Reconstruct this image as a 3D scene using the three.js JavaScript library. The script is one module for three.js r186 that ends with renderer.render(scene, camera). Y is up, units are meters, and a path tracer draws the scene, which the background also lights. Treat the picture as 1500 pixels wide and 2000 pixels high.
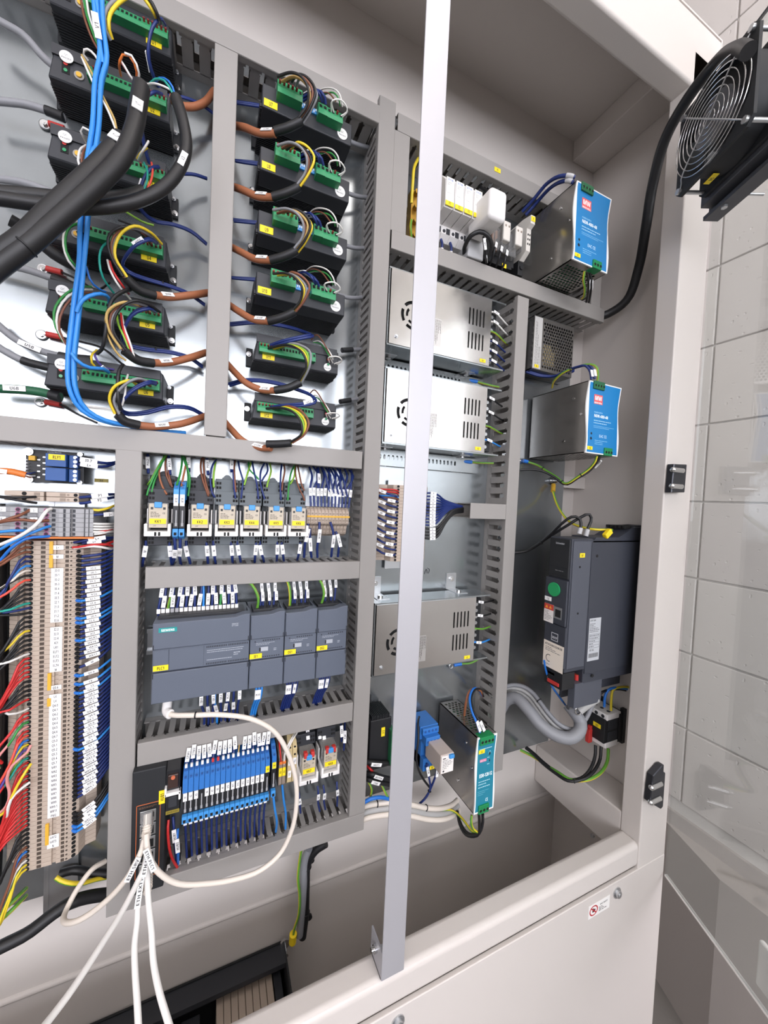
import * as THREE from 'three';
import { RectAreaLightUniformsLib } from 'three/addons/lights/RectAreaLightUniformsLib.js';
import { RoundedBoxGeometry } from 'three/addons/geometries/RoundedBoxGeometry.js';
import { mergeGeometries } from 'three/addons/utils/BufferGeometryUtils.js';

const scene = new THREE.Scene();
const renderer = new THREE.WebGLRenderer();
renderer.toneMapping = THREE.LinearToneMapping;
renderer.toneMappingExposure = 0.74;
renderer.shadowMap.enabled = true;
RectAreaLightUniformsLib.init();

// camera: a wide phone lens 0.59 m in front of the mounting plate (plate face is z = 0, its origin straight ahead of the lens)
const camera = new THREE.PerspectiveCamera(107.70, 0.75, 0.02, 30);
camera.position.set(0, 0, 0.593);
camera.up.set(-0.026905, 0.99844, -0.048919);
camera.lookAt(0.41136, -0.03354, 0.593 - 0.91086);
scene.background = new THREE.Color(0x0a0a0a);

// lights out of view: two ceiling panels and two windows, placed to light the cabinet
const mat = (c, rough = .5, metal = 0, o = {}) => new THREE.MeshStandardMaterial({ color: c, roughness: rough, metalness: metal, ...o });
function lamp(name, label, x, y, z, w, h, target, power, glow, col, turn = 0) {
  const m = new THREE.Mesh(new THREE.BoxGeometry(w, h, .02), new THREE.MeshStandardMaterial({ color: 0xffffff, emissive: col, emissiveIntensity: glow }));
  m.name = name; m.userData = { label, category: 'light' }; m.position.set(x, y, z); m.lookAt(...target); m.rotateZ(turn); scene.add(m);
  const l = new THREE.RectAreaLight(col, power, w, h), d = new THREE.Vector3(...target).sub(m.position).normalize();
  l.name = name + '_light'; l.position.copy(m.position).addScaledVector(d, .02); l.lookAt(...target); l.rotateZ(turn); scene.add(l);
  return m;
}
const LAMP = 0xfff4ec;
lamp('unseen_ceiling_light_001', 'unseen ceiling light panel above the aisle, placed to light the gear from above', -.5, 1.97, 1.2, 1.6, .35, [-.5, -2, 1.2], 2.5, 2, LAMP);  // out of view; hung near the camera to light the gear from above
lamp('unseen_ceiling_light', 'unseen ceiling light panel, placed to light the block wall', .62, 1.97, 1.5, 1.8, .35, [.62, -2, 1.5], 6, 2.5, LAMP, Math.PI / 2);  // out of view; placed to brighten the block wall
lamp('window_1', 'wide unseen window behind the camera, placed to light the cabinet interior', -.6, .5, 2.98, 3.7, 1.3, [-.6, .5, 0], 7, 2.4, 0xf4f5ff).userData = { kind: 'structure' };  // out of view; size and strength chosen to light the cabinet interior
lamp('window_2', 'unseen window right of the camera, placed to light the plate from the side', 1.28, .5, 1.95, 1.3, 1.1, [-1, .5, 1.95], 2.2, .8, 0xf4f5ff).userData = { kind: 'structure' };  // out of view; gives light from the right and sheen on the plate

// ---- helpers: sizes in millimetres, baked to metres
const S = .001, V3 = (x, y, z) => new THREE.Vector3(x, y, z);
let seed = 7;
const rnd = () => (seed = (seed * 16807) % 2147483647) / 2147483647, rr = (a, b) => a + (b - a) * rnd(), pick = (a) => a[Math.floor(rnd() * a.length)];
const ORD = (n) => { const a = ['', 'first', 'second', 'third', 'fourth', 'fifth', 'sixth', 'seventh', 'eighth', 'ninth', 'tenth', 'eleventh', 'twelfth', 'thirteenth', 'fourteenth', 'fifteenth', 'sixteenth', 'seventeenth', 'eighteenth', 'nineteenth'], t = ['', '', 'twent', 'thirt', 'fort', 'fift', 'sixt', 'sevent', 'eight']; return n < 20 ? a[n] : t[Math.floor(n / 10)] + (n % 10 ? 'y-' + a[n % 10] : 'ieth'); };
const used = {};
function numbered(n) { const k = used[n] = (used[n] ?? -1) + 1; return k ? n + '_' + String(k).padStart(3, '0') : n; }
function thing(name, label, category, pos = [0, 0, 0], group) {
  const o = new THREE.Group(); o.name = numbered(name); o.position.set(pos[0] * S, pos[1] * S, pos[2] * S);
  o.userData = { label, category }; if (group) o.userData.group = group;
  scene.add(o); return o;
}
const flat = (g) => { if (g.index) g = g.toNonIndexed(); for (const k of Object.keys(g.attributes)) if (!['position', 'normal', 'uv'].includes(k)) g.deleteAttribute(k); return g; };
const bake = (gs) => { gs = [].concat(gs); const g = gs.length > 1 ? mergeGeometries(gs.map(flat)) : gs[0].clone(); return g.scale(S, S, S); };
// a named part: geometry list in mm under parent
function part(parent, name, gs, m, label) {
  const o = new THREE.Mesh(bake(gs), m); o.name = parent === scene ? numbered(name) : name; o.castShadow = o.receiveShadow = true;
  if (label) o.userData.label = label; parent.add(o); return o;
}
// the same baked geometry again at another place (mm)
function again(mesh, x, y, z, parent = mesh.parent) { const c = mesh.clone(); c.position.set(x * S, y * S, z * S); parent.add(c); return c; }
function solo(name, gs, m, label, category, group) { const o = part(scene, name, gs, m); o.userData = { label, category }; if (group) o.userData.group = group; return o; }
function struct(name, gs, m, parent = scene) { const o = part(parent, name, gs, m); if (parent === scene) o.userData.kind = 'structure'; return o; }
function copyThing(root, pos, label, group) { const r = root.clone(); r.name = numbered(root.name.replace(/_\d+$/, '')); r.userData = { ...root.userData, label: label ?? root.userData.label }; if (group) r.userData.group = group; r.position.set(pos[0] * S, pos[1] * S, pos[2] * S); scene.add(r); return r; }

const bx = (w, h, d, x = 0, y = 0, z = 0) => new THREE.BoxGeometry(w, h, d).translate(x, y, z);          // centred
const bb = (x0, x1, y0, y1, z0, z1) => bx(x1 - x0, y1 - y0, z1 - z0, (x0 + x1) / 2, (y0 + y1) / 2, (z0 + z1) / 2);
const rb = (x0, x1, y0, y1, z0, z1, r = 1, n = 2) => flat(new RoundedBoxGeometry(x1 - x0, y1 - y0, z1 - z0, n, r).translate((x0 + x1) / 2, (y0 + y1) / 2, (z0 + z1) / 2));
function cy(r, h, axis = 'z', x = 0, y = 0, z = 0, n = 16, r2 = r) {
  const g = new THREE.CylinderGeometry(r2, r, h, n); if (axis === 'z') g.rotateX(Math.PI / 2); if (axis === 'x') g.rotateZ(-Math.PI / 2); return g.translate(x, y, z);
}
// profile given as x,y pairs extruded along z from z0 to z1, bevel optional, holes as lists of pairs
function ext(pairs, z0, z1, holes = [], bevel = 0) {
  const s = new THREE.Shape(); for (let i = 0; i < pairs.length; i += 2) i ? s.lineTo(pairs[i], pairs[i + 1]) : s.moveTo(pairs[i], pairs[i + 1]);
  for (const h of holes) { if (h instanceof THREE.Path) { s.holes.push(h); continue; } const p = new THREE.Path(); for (let i = 0; i < h.length; i += 2) i ? p.lineTo(h[i], h[i + 1]) : p.moveTo(h[i], h[i + 1]); s.holes.push(p); }
  return flat(new THREE.ExtrudeGeometry(s, { depth: z1 - z0 - 2 * bevel, bevelEnabled: bevel > 0, bevelSize: bevel, bevelThickness: bevel, bevelSegments: 1, bevelOffset: -bevel, curveSegments: 8 }).translate(0, 0, z0 + bevel));
}
const rectP = (x0, x1, y0, y1) => [x0, y0, x0, y1, x1, y1, x1, y0];
const circ = (x, y, r) => { const p = new THREE.Path(); p.absarc(x, y, r, 0, Math.PI * 2, true); return p; };
const slotP = (x0, x1, y0, y1) => { const p = new THREE.Path(), r = Math.min(x1 - x0, y1 - y0) / 2; if (x1 - x0 > y1 - y0) { p.moveTo(x0 + r, y0); p.absarc(x1 - r, y0 + r, r, -Math.PI / 2, Math.PI / 2); p.absarc(x0 + r, y0 + r, r, Math.PI / 2, Math.PI * 1.5); } else { p.moveTo(x1, y0 + r); p.absarc(x0 + r, y1 - r, r, 0, Math.PI); p.absarc(x0 + r, y0 + r, r, Math.PI, Math.PI * 2); } return p; };
// profile given as z,y pairs run along x
const side = (zy, x0, x1, holes = [], bevel = 0) => ext(zy, -x1, -x0, holes, bevel).rotateY(-Math.PI / 2);
// stand an xy-extrusion so that its z becomes -y (top view profile) or x (side profile)
const asTop = (g) => g.rotateX(-Math.PI / 2);

// ---- print: one atlas holds every little tag and label, larger prints have a canvas each
const AT = document.createElement('canvas'); AT.width = 2048; AT.height = 2048;
const ax = AT.getContext('2d'); ax.fillStyle = '#fff'; ax.fillRect(0, 0, 2048, 2048);
const cells = new Map(); let cellN = 0;
const STY = { w: ['#f4f3f2', '#1a1a1c'], y: ['#f6da1d', '#2a2408'], t: ['#efede9', '#222222'], d: ['#8a7a2a', '#3a320c'], b: ['#ffffff', '#2459a8'] };
function cell(text, sty) {
  const k = sty + text; if (cells.has(k)) return cells.get(k);
  const c = cellN % 14, r = Math.floor(cellN / 14); cellN++;
  const x = c * 146, y = r * 42, [bg, fg] = STY[sty];
  ax.fillStyle = bg; ax.fillRect(x, y, 146, 42); ax.fillStyle = fg; ax.textAlign = 'center'; ax.textBaseline = 'middle';
  let fs = 32; ax.font = 'bold ' + fs + 'px sans-serif'; while (ax.measureText(text).width > 128 && fs > 8) { fs -= 2; ax.font = 'bold ' + fs + 'px sans-serif'; }
  ax.fillText(text, x + 73, y + 22);
  const v = [(x + 1) / 2048, 1 - (y + 41) / 2048, (x + 145) / 2048, 1 - (y + 1) / 2048]; cells.set(k, v); return v;
}
const atlasTex = new THREE.CanvasTexture(AT); atlasTex.colorSpace = THREE.SRGBColorSpace;
const M = {};
M.print = mat(0xffffff, .55, 0, { map: atlasTex });
// plate w x h x d with the text on its +z face
function tagGeo(text, w, h, d = .6, sty = 'w', turn = 0) {
  const g = new THREE.BoxGeometry(w, h, d), [u0, v0, u1, v1] = cell(text, sty), uv = g.attributes.uv;
  for (let i = 0; i < uv.count; i++) {
    if (i >= 16 && i < 20) {
      let a = uv.getX(i), b = uv.getY(i); for (let t = 0; t < turn; t++) [a, b] = [b, 1 - a];
      uv.setXY(i, u0 + (u1 - u0) * a, v0 + (v1 - v0) * b);
    } else uv.setXY(i, u0 + .004, v0 + .003);
  }
  return g;
}
const tagAt = (parent, text, w, h, x, y, z, sty = 'w', turn = 0, name = 'label_plate') => part(parent, name, tagGeo(text, w, h, .6, sty, turn).translate(x, y, z), M.print);
function printMat(w, h, draw, rough = .45, o = {}) {
  const c = document.createElement('canvas'); c.width = w; c.height = h; const g = c.getContext('2d'); draw(g, w, h);
  const t = new THREE.CanvasTexture(c); t.colorSpace = THREE.SRGBColorSpace; return mat(0xffffff, rough, 0, { map: t, ...o });
}
const txt = (g, s, x, y, px, col = '#fff', al = 'left', bold = '') => { g.fillStyle = col; g.textAlign = al; g.textBaseline = 'middle'; g.font = bold + ' ' + px + 'px sans-serif'; g.fillText(s, x, y); };
// lines of unreadably small print as dashes of words
function small(g, x, y, w, n, gap, col, px = 5) { g.fillStyle = col; for (let i = 0; i < n; i++) { let q = x; const end = x + w * (.7 + .3 * Math.sin(i * 7.3 + x)); while (q < end) { const l = px * (1 + Math.abs(Math.sin(q * 1.7 + i)) * 3); g.fillRect(q, y + i * gap, Math.min(l, end - q), px * .8); q += l + px * .7; } } }
// plane face uv 0..1 on a thin plate for a print
function sheet(w, h, d = .5) { const g = new THREE.BoxGeometry(w, h, d), uv = g.attributes.uv; for (let i = 0; i < uv.count; i++) if (i < 16 || i >= 20) uv.setXY(i, .01, .01); return g; }

// ---- procedural surface textures
function noiseTex(n, f, rep) {
  const d = new Uint8Array(n * n * 4); for (let y = 0; y < n; y++) for (let x = 0; x < n; x++) { const v = f(x / n, y / n), i = (y * n + x) * 4; d[i] = d[i + 1] = d[i + 2] = Math.max(0, Math.min(255, v)); d[i + 3] = 255; }
  const t = new THREE.DataTexture(d, n, n); t.wrapS = t.wrapT = THREE.RepeatWrapping; t.magFilter = THREE.LinearFilter; t.minFilter = THREE.LinearMipmapLinearFilter; t.generateMipmaps = true; t.repeat.set(rep, rep); t.needsUpdate = true; return t;
}
const hash = (x, y) => { const s = Math.sin(x * 127.1 + y * 311.7) * 43758.5453; return s - Math.floor(s); };
function vn(x, y, p) { const xi = Math.floor(x), yi = Math.floor(y), fx = x - xi, fy = y - yi, w = (a) => ((a % p) + p) % p, s = (t) => t * t * (3 - 2 * t); const a = hash(w(xi), w(yi)), b = hash(w(xi + 1), w(yi)), c = hash(w(xi), w(yi + 1)), e = hash(w(xi + 1), w(yi + 1)); return a + (b - a) * s(fx) + (c - a) * s(fy) + (a - b - c + e) * s(fx) * s(fy); }
const fbm = (x, y, p, o = 4) => { let v = 0, a = .5; for (let i = 0; i < o; i++) { v += a * vn(x * p, y * p, p); p *= 2; a *= .5; } return v; };
const spangle = noiseTex(256, (x, y) => 120 + 70 * (fbm(x, y, 8, 4) - .5) + 60 * (fbm(x + .5, y, 3, 2) - .5), 1);
const grain = noiseTex(256, (x, y) => 255 * fbm(x, y, 24, 4), 1);
const colourMottle = noiseTex(256, (x, y) => 225 + 40 * (fbm(x, y, 5, 5) - .5), 1); colourMottle.colorSpace = THREE.SRGBColorSpace;
const texRep = (t, s) => { const c = t.clone(); c.repeat.set(s, s); return c; };
// uv in metres from position (box mapping)
function metreUV(g) { g = flat(g); const p = g.attributes.position, n = g.attributes.normal, uv = g.attributes.uv; for (let i = 0; i < p.count; i++) { const ax_ = Math.abs(n.getX(i)), ay = Math.abs(n.getY(i)), az = Math.abs(n.getZ(i)), k = S; if (az >= ax_ && az >= ay) uv.setXY(i, p.getX(i) * k, p.getY(i) * k); else if (ax_ >= ay) uv.setXY(i, p.getZ(i) * k, p.getY(i) * k); else uv.setXY(i, p.getX(i) * k, p.getZ(i) * k); } return g; }
const paint = (c, rough = .42, bump = .00006) => mat(c, rough, 0, { bumpMap: texRep(grain, 7), bumpScale: bump });
Object.assign(M, {
  cab: paint(0xd0c9c3, .4), duct: mat(0x94908c, .5), post: mat(0xb6b5b9, .5, .4), galv: mat(0xb9bfc2, .5, .85, { roughnessMap: texRep(spangle, 3), map: texRep(colourMottle, 2) }),
  steel: mat(0xc9c6c3, .38, .9, { roughnessMap: texRep(spangle, 6) }), dull: mat(0x9b9894, .5, .8, { roughnessMap: texRep(spangle, 6) }), chrome: mat(0xdadada, .16, 1), zinc: mat(0xc4c6c8, .32, .9),
  black: mat(0x17181b, .5), blackM: mat(0x1d1f22, .62), char: mat(0x2c2e33, .55), plc: mat(0x5a616e, .5), plcD: mat(0x3c424d, .5), vfd: mat(0x353841, .5), vfdL: mat(0x4b4e57, .5),
  green: mat(0x2f8d5c, .45), greenD: mat(0x1f5f3d, .5), greenT: mat(0x14824a, .45), hole: mat(0x0a0a0b, .8), red: mat(0xc0342f, .5), redD: mat(0x7a2622, .5),
  beige: mat(0xb5a596, .55), beigeD: mat(0x8d7f72, .6), beigeL: mat(0xcdb98a, .55), grayT: mat(0x9a9a9c, .5), grayL: mat(0xb9b9ba, .5), white: mat(0xe9e6e3, .5), off: mat(0xd5d0c8, .5),
  relay: mat(0x2f6fb8, .45), relayL: mat(0x3f8fd2, .45), relayD: mat(0x24508f, .5), yellow: mat(0xf2d21f, .5), yellowD: mat(0xd9a834, .55), copper: mat(0x9c6b4a, .5),
  clear: new THREE.MeshPhysicalMaterial({ color: 0xdedede, roughness: .12, transmission: .85, thickness: 0, ior: 1.45 }),
});
// insulated wire colours
const W = {}; for (const [k, c, r] of [['navy', 0x1d2f6b, .42], ['blue', 0x2470c8, .42], ['sky', 0x2f86d6, .42], ['black', 0x19191b, .5], ['grey', 0x85868a, .5], ['lgrey', 0xa9a8a6, .5], ['white', 0xe4e1dc, .5], ['cream', 0xdcd2c6, .5], ['red', 0xc22a2a, .45], ['coral', 0xe0503f, .45], ['brown', 0x7a4a35, .5], ['copper', 0x9a5f40, .48], ['pink', 0xd9908c, .5], ['green', 0x2f8a3f, .45], ['lime', 0x86b53a, .45], ['yellow', 0xe3c52e, .45], ['orange', 0xe07a33, .45], ['teal', 0x1f9a8a, .45], ['violet', 0x5a4a9a, .45], ['dgreen', 0x1f5a3c, .5], ['tan', 0xb99a5a, .5]]) W[k] = mat(c, r);
// green/yellow earth wire: stripes along the wire
W.earth = mat(0xffffff, .45, 0, { map: (() => { const n = 8, d = new Uint8Array(n * 4); for (let i = 0; i < n; i++) { const y = i < 5; d.set(y ? [226, 200, 50, 255] : [92, 150, 50, 255], i * 4); } const t = new THREE.DataTexture(d, 1, n); t.colorSpace = THREE.SRGBColorSpace; t.magFilter = THREE.LinearFilter; t.needsUpdate = true; return t; })() });

const pts = (a) => { const r = []; for (let i = 0; i + 2 < a.length; i += 3) r.push(V3(a[i], a[i + 1], a[i + 2])); return r; };
class Sub extends THREE.Curve { constructor(c, a, b) { super(); this.c = c; this.a = a; this.b = b; } getPoint(t, v) { return this.c.getPointAt(this.a + (this.b - this.a) * t, v); } }
const spline = (a) => new THREE.CatmullRomCurve3(Array.isArray(a) ? pts(a) : a, false, 'centripetal');
function tube(c, r, seg = 20, rad = 7) { const n = new THREE.TubeGeometry(c, seg, r, rad, false); const capA = c.getPointAt ? c.getPointAt(0) : c.getPoint(0), capB = c.getPointAt ? c.getPointAt(1) : c.getPoint(1); const out = [n]; for (const [p, t] of [[capA, c.getTangentAt(0).negate()], [capB, c.getTangentAt(1)]]) out.push(new THREE.CircleGeometry(r, rad).applyQuaternion(new THREE.Quaternion().setFromUnitVectors(V3(0, 0, 1), t.normalize())).translate(p.x, p.y, p.z)); return mergeGeometries(out.map(flat)); }
// orient geometry so that x runs along t and z faces n
function orient(g, p, t, n) { const z = n.clone().addScaledVector(t, -n.dot(t)).normalize(), y = z.clone().cross(t); return g.applyMatrix4(new THREE.Matrix4().makeBasis(t, y, z).setPosition(p)); }
// a wire or cable: path in mm, radius; o: tags [[t, text, length, width, style, facing]], sleeves [[t0, t1, radius, material, name]], ties [t...]
function wire(name, label, colour, r, a, o = {}) {
  const c = spline(a), L = c.getLength(), t = thing(name, label, o.cat ?? 'wire', [0, 0, 0], o.group);
  const seg = o.seg ?? Math.max(6, Math.min(60, Math.round(L / 7)));
  part(t, o.core ?? 'insulation', tube(c, r, seg, r > 2.2 ? 12 : 6), typeof colour === 'string' ? W[colour] : colour);
  dress(t, c, r, o); return t;
}
function dress(t, c, r, o) {
  for (const [a, b, r2, m, n] of o.sleeves ?? []) part(t, n ?? 'sleeve', tube(new Sub(c, a, b), r2, 10, 12), typeof m === 'string' ? W[m] : m);
  for (const [u, s, l = 9, w = 3.6, sty = 'w', f] of o.tags ?? []) {
    const p = c.getPointAt(u), tn = c.getTangentAt(u); if (tn.x + .35 * tn.y < 0) tn.negate(); const n = f ? V3(...f) : V3(0, 0, 1); if (Math.abs(tn.dot(n)) > .93) n.set(-.4, .3, .5);
    part(t, 'marker_tag', orient(tagGeo(s, l, w, .8, sty), p.clone().addScaledVector(n.clone().addScaledVector(tn, -n.dot(tn)).normalize(), r + .3), tn, n), M.print);
  }
  for (const u of o.ties ?? []) { const p = c.getPointAt(u), tn = c.getTangentAt(u); part(t, 'cable_tie', orient(new THREE.TorusGeometry(r + .5, .9, 6, 16).rotateY(Math.PI / 2), p, tn, Math.abs(tn.z) > .9 ? V3(0, 1, 0) : V3(0, 0, 1)), M.black); }
}
// several conductors of one cable as parts of it
function cores(t, name, list, r) { for (const [col, a] of list) part(t, name, tube(spline(a), r, 18, 6), W[col]); }
function screw(parent, x, y, z, r = 4, m = M.chrome, name = 'screw') { return part(parent, name, [cy(r, 2, 'z', x, y, z + 1), cy(r * .62, 2.6, 'z', x, y, z + 3), cy(r * .3, .5, 'z', x, y, z + 4.4, 6)], m); }


// ================= the room
const wallM = paint(0xd8d4d0, .75, .0006), blockM = [0xd6d0cc, 0xd3cdca, 0xd8d3cf].map((c) => mat(c, .72, 0, { bumpMap: texRep(noiseTex(256, (x, y) => 255 * (.6 * fbm(x, y, 6, 5) + .4 * (fbm(x + .3, y, 30, 2) > .62 ? 0 : .8)), 1), 3.2), bumpScale: .0022 }));
struct('floor', metreUV(bb(-3200, 1600, -1500, -1450, -700, 3200)), paint(0x77736e, .6, .0005));
struct('ceiling', metreUV(bb(-3200, 1600, 2000, 2060, -700, 3200)), paint(0xe4e1dc, .8, .0003));
struct('wall_back', metreUV(bb(-3200, 1600, -1450, 2000, -700, -640)), wallM);
struct('wall_left', metreUV(bb(-3200, -3140, -1450, 2000, -640, 3200)), wallM);
part(struct('wall_front', metreUV(bb(-3140, 1300, -1450, 2000, 3000, 3060)), wallM), 'unseen_dark_panel', metreUV(bb(-3140, 1290, -1450, -120, 2985, 3001)), paint(0x4a4744, .6));  // unseen dark panel low on this wall darkens the plate's lower reflections
{ // painted concrete blocks, each with recessed joints; the backing behind them is the mortar
  const w = struct('wall_right', metreUV(bb(1303, 1360, -1450, 2000, -640, 3000)), wallM), H = 226, L = 452;
  const geos = blockM.map((m, i) => bake(metreUV(rb(-5, 7, -111, 111, -224, 224, 3, 2).translate(0, 0, 0))));
  for (let r = 0; r < 13; r++) for (let c = -1; c < 3; c++) {
    const k = Math.floor(rnd() * 3), o = new THREE.Mesh(geos[k], blockM[k]); o.name = 'block';
    o.position.set((1301 + rr(-.6, .6)) * S, (-757 + H * r) * S, (-22 - L / 2 + c * L + (r % 2 ? L / 2 : 0) + L / 2 + (r % 2 ? 0 : L / 2)) * S); w.add(o);
  }
  // low ledge at the foot of the wall; angled end added to imitate a cast shadow
  part(w, 'ledge', [asTop(ext([1296, 70, 1310, 70, 1310, -3000, 1224, -3000, 1224, -110], -1450, -950).translate(0, 0, 0))], paint(0xbcb4ae, .6, .0004));
  part(w, 'plinth_band', [bb(1293, 1303, -960, -908, -640, 3000)], paint(0xb7b0ab, .7, .0004));
}

// ================= the cabinet shell
{
  const c = thing('control_cabinet', 'large light grey painted steel control cabinet standing open with all its electrical gear inside', 'cabinet');
  const P = (n, g, m = M.cab) => part(c, n, [].concat(g).map(metreUV), m);
  P('back_panel', [bb(-900, 771, -1400, 812, -34, -31), cy(5, 1660, 'x', -65, -685, -32, 10)]);
  P('side_panel', bb(771, 774, -1400, 812, -34, 206));
  P('roof_panel', bb(-900, 774, 812, 815, -34, 206));
  P('top_rail', rb(-900, 774, 706, 812, 171, 206, 5, 3));
  P('front_upright', rb(697, 774, -1400, 760, 171, 206, 2.5, 2));
  P('sill', rb(-900, 700, -628, -585, 171, 206, 9, 4));
  P('roof_crossbeam', rb(703, 771, 768, 812, -31, 171, 2));
  P('side_crossbeam', [rb(698, 771, -640, -556, -31, 171, 3)]);
  P('mounting_bracket', [rb(690, 771, 44, 70, -9, -2, 1)]);
  const low = P('lower_front_panel', rb(-900, 774, -1400, -631, 200, 207, 1.5)); low.name = 'lower_front_panel';
  for (const [x, y] of [[640, -650], [224, -648]]) part(c, 'panel_bolt', [cy(9, 1.6, 'z', x, y, 207.8, 20), cy(6.3, 5, 'z', x, y, 210, 6), cy(3, 2, 'z', x, y, 213, 12)], M.zinc);
  part(c, 'weld_bolt', [cy(4, 4, 'x', 696, -645, 120, 6)], M.zinc);
  const sign = printMat(256, 128, (g, w, h) => {
    g.fillStyle = '#efece8'; g.fillRect(0, 0, w, h); g.strokeStyle = '#b5222c'; g.lineWidth = 11; g.beginPath(); g.arc(62, 64, 44, 0, 7); g.stroke();
    g.fillStyle = '#222'; g.beginPath(); g.ellipse(64, 66, 20, 13, -.5, 0, 7); g.fill(); g.fillRect(50, 40, 12, 26); g.beginPath(); g.moveTo(32, 34); g.lineTo(92, 94); g.stroke();
    txt(g, 'DO NOT', 182, 40, 24, '#333', 'center', 'bold'); small(g, 124, 62, 116, 3, 16, '#444', 9);
  });
  part(c, 'warning_sticker', sheet(52, 22).translate(596, -657, 207.4), sign, 'white sticker with a red prohibition ring');
  // lock keepers on the upright: dark plates with two bright studs
  for (const [x, y, h, cut] of [[715, 58, 50, 0], [717, -484, 80, 22]]) {
    const k = part(c, 'lock_keeper', [ext(cut ? [-20, -h / 2 + 22, 14, -h / 2, 20, -h / 2 + 3, 20, h / 2 - 16, 14, h / 2 - 14, 14, h / 2, 8, h / 2, -16, h / 2 - 12] : [-19, -h / 2, 19, -h / 2 + 2, 20, h / 2, -17, h / 2 - 2], 207, 218, [], 1.2).translate(x, y, 0)], mat(0x3a3b40, .32, .6));
    for (const dy of cut ? [10, -16] : [13, -14]) part(k, 'stud', [cy(4.5, 26, 'x', x - 8, y + dy, 219, 14), new THREE.SphereGeometry(4.6, 12, 8).translate(x - 21, y + dy, 219)], M.chrome);
  }
}
solo('mounting_plate', [metreUV(ext(rectP(-620, 700, -528, 640), -3, 0))], M.galv, 'galvanised mounting plate with a spangled sheen, all the gear is fixed to it', 'plate');
{ // removable bar across the opening
  const p = thing('centre_bar', 'tall white grey steel bar standing on the sill in front of the gear', 'bar', [214.5, -585, 206]);
  part(p, 'front_face', metreUV(rb(-15.5, 15.5, 0, 1291, -2, 0, .8)), M.post); part(p, 'foot_bracket', [metreUV(bb(-15.5, -13.5, 0, 34, -34, -2)), metreUV(bb(-15.5, 15.5, 0, 2, -34, -2))], M.post);
  part(p, 'bolt', [cy(5, 4, 'x', -17, 22, -18, 6), cy(3, 7, 'x', -19, 22, -18, 12)], M.chrome);
}
// ================= glazed door standing open, hinged at the right upright
const DOOR = new THREE.Group(); { DOOR.name = 'cabinet_door'; DOOR.userData = { label: 'clear glazed cabinet door standing open at the right, white strip along its lower edge', category: 'door' };
  DOOR.position.set(.772, 0, .212); DOOR.rotation.y = Math.PI * 1.5 - .4445; scene.add(DOOR); // local +x runs away from the hinge
  part(DOOR, 'pane', bb(0, 640, -664, 765, -2, 2), new THREE.MeshPhysicalMaterial({ color: 0xf4f6f5, roughness: .02, transmission: 1, thickness: 0, ior: 1.5 }));
  part(DOOR, 'edge_strip', bb(0, 640, -667, -664, -2.5, 2.5), M.white); part(DOOR, 'top_edge', bb(0, 640, 765, 767, -2.5, 2.5), M.char);
  const l = part(DOOR, 'lock', [rb(165, 200, -650, -585, -9, -2, 3)], M.white); part(l, 'keyhole', [cy(9, 2, 'z', 172, -630, -9.5, 16), cy(4, 2, 'z', 175, -602, -9.5, 12)], M.hole);
}
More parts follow.
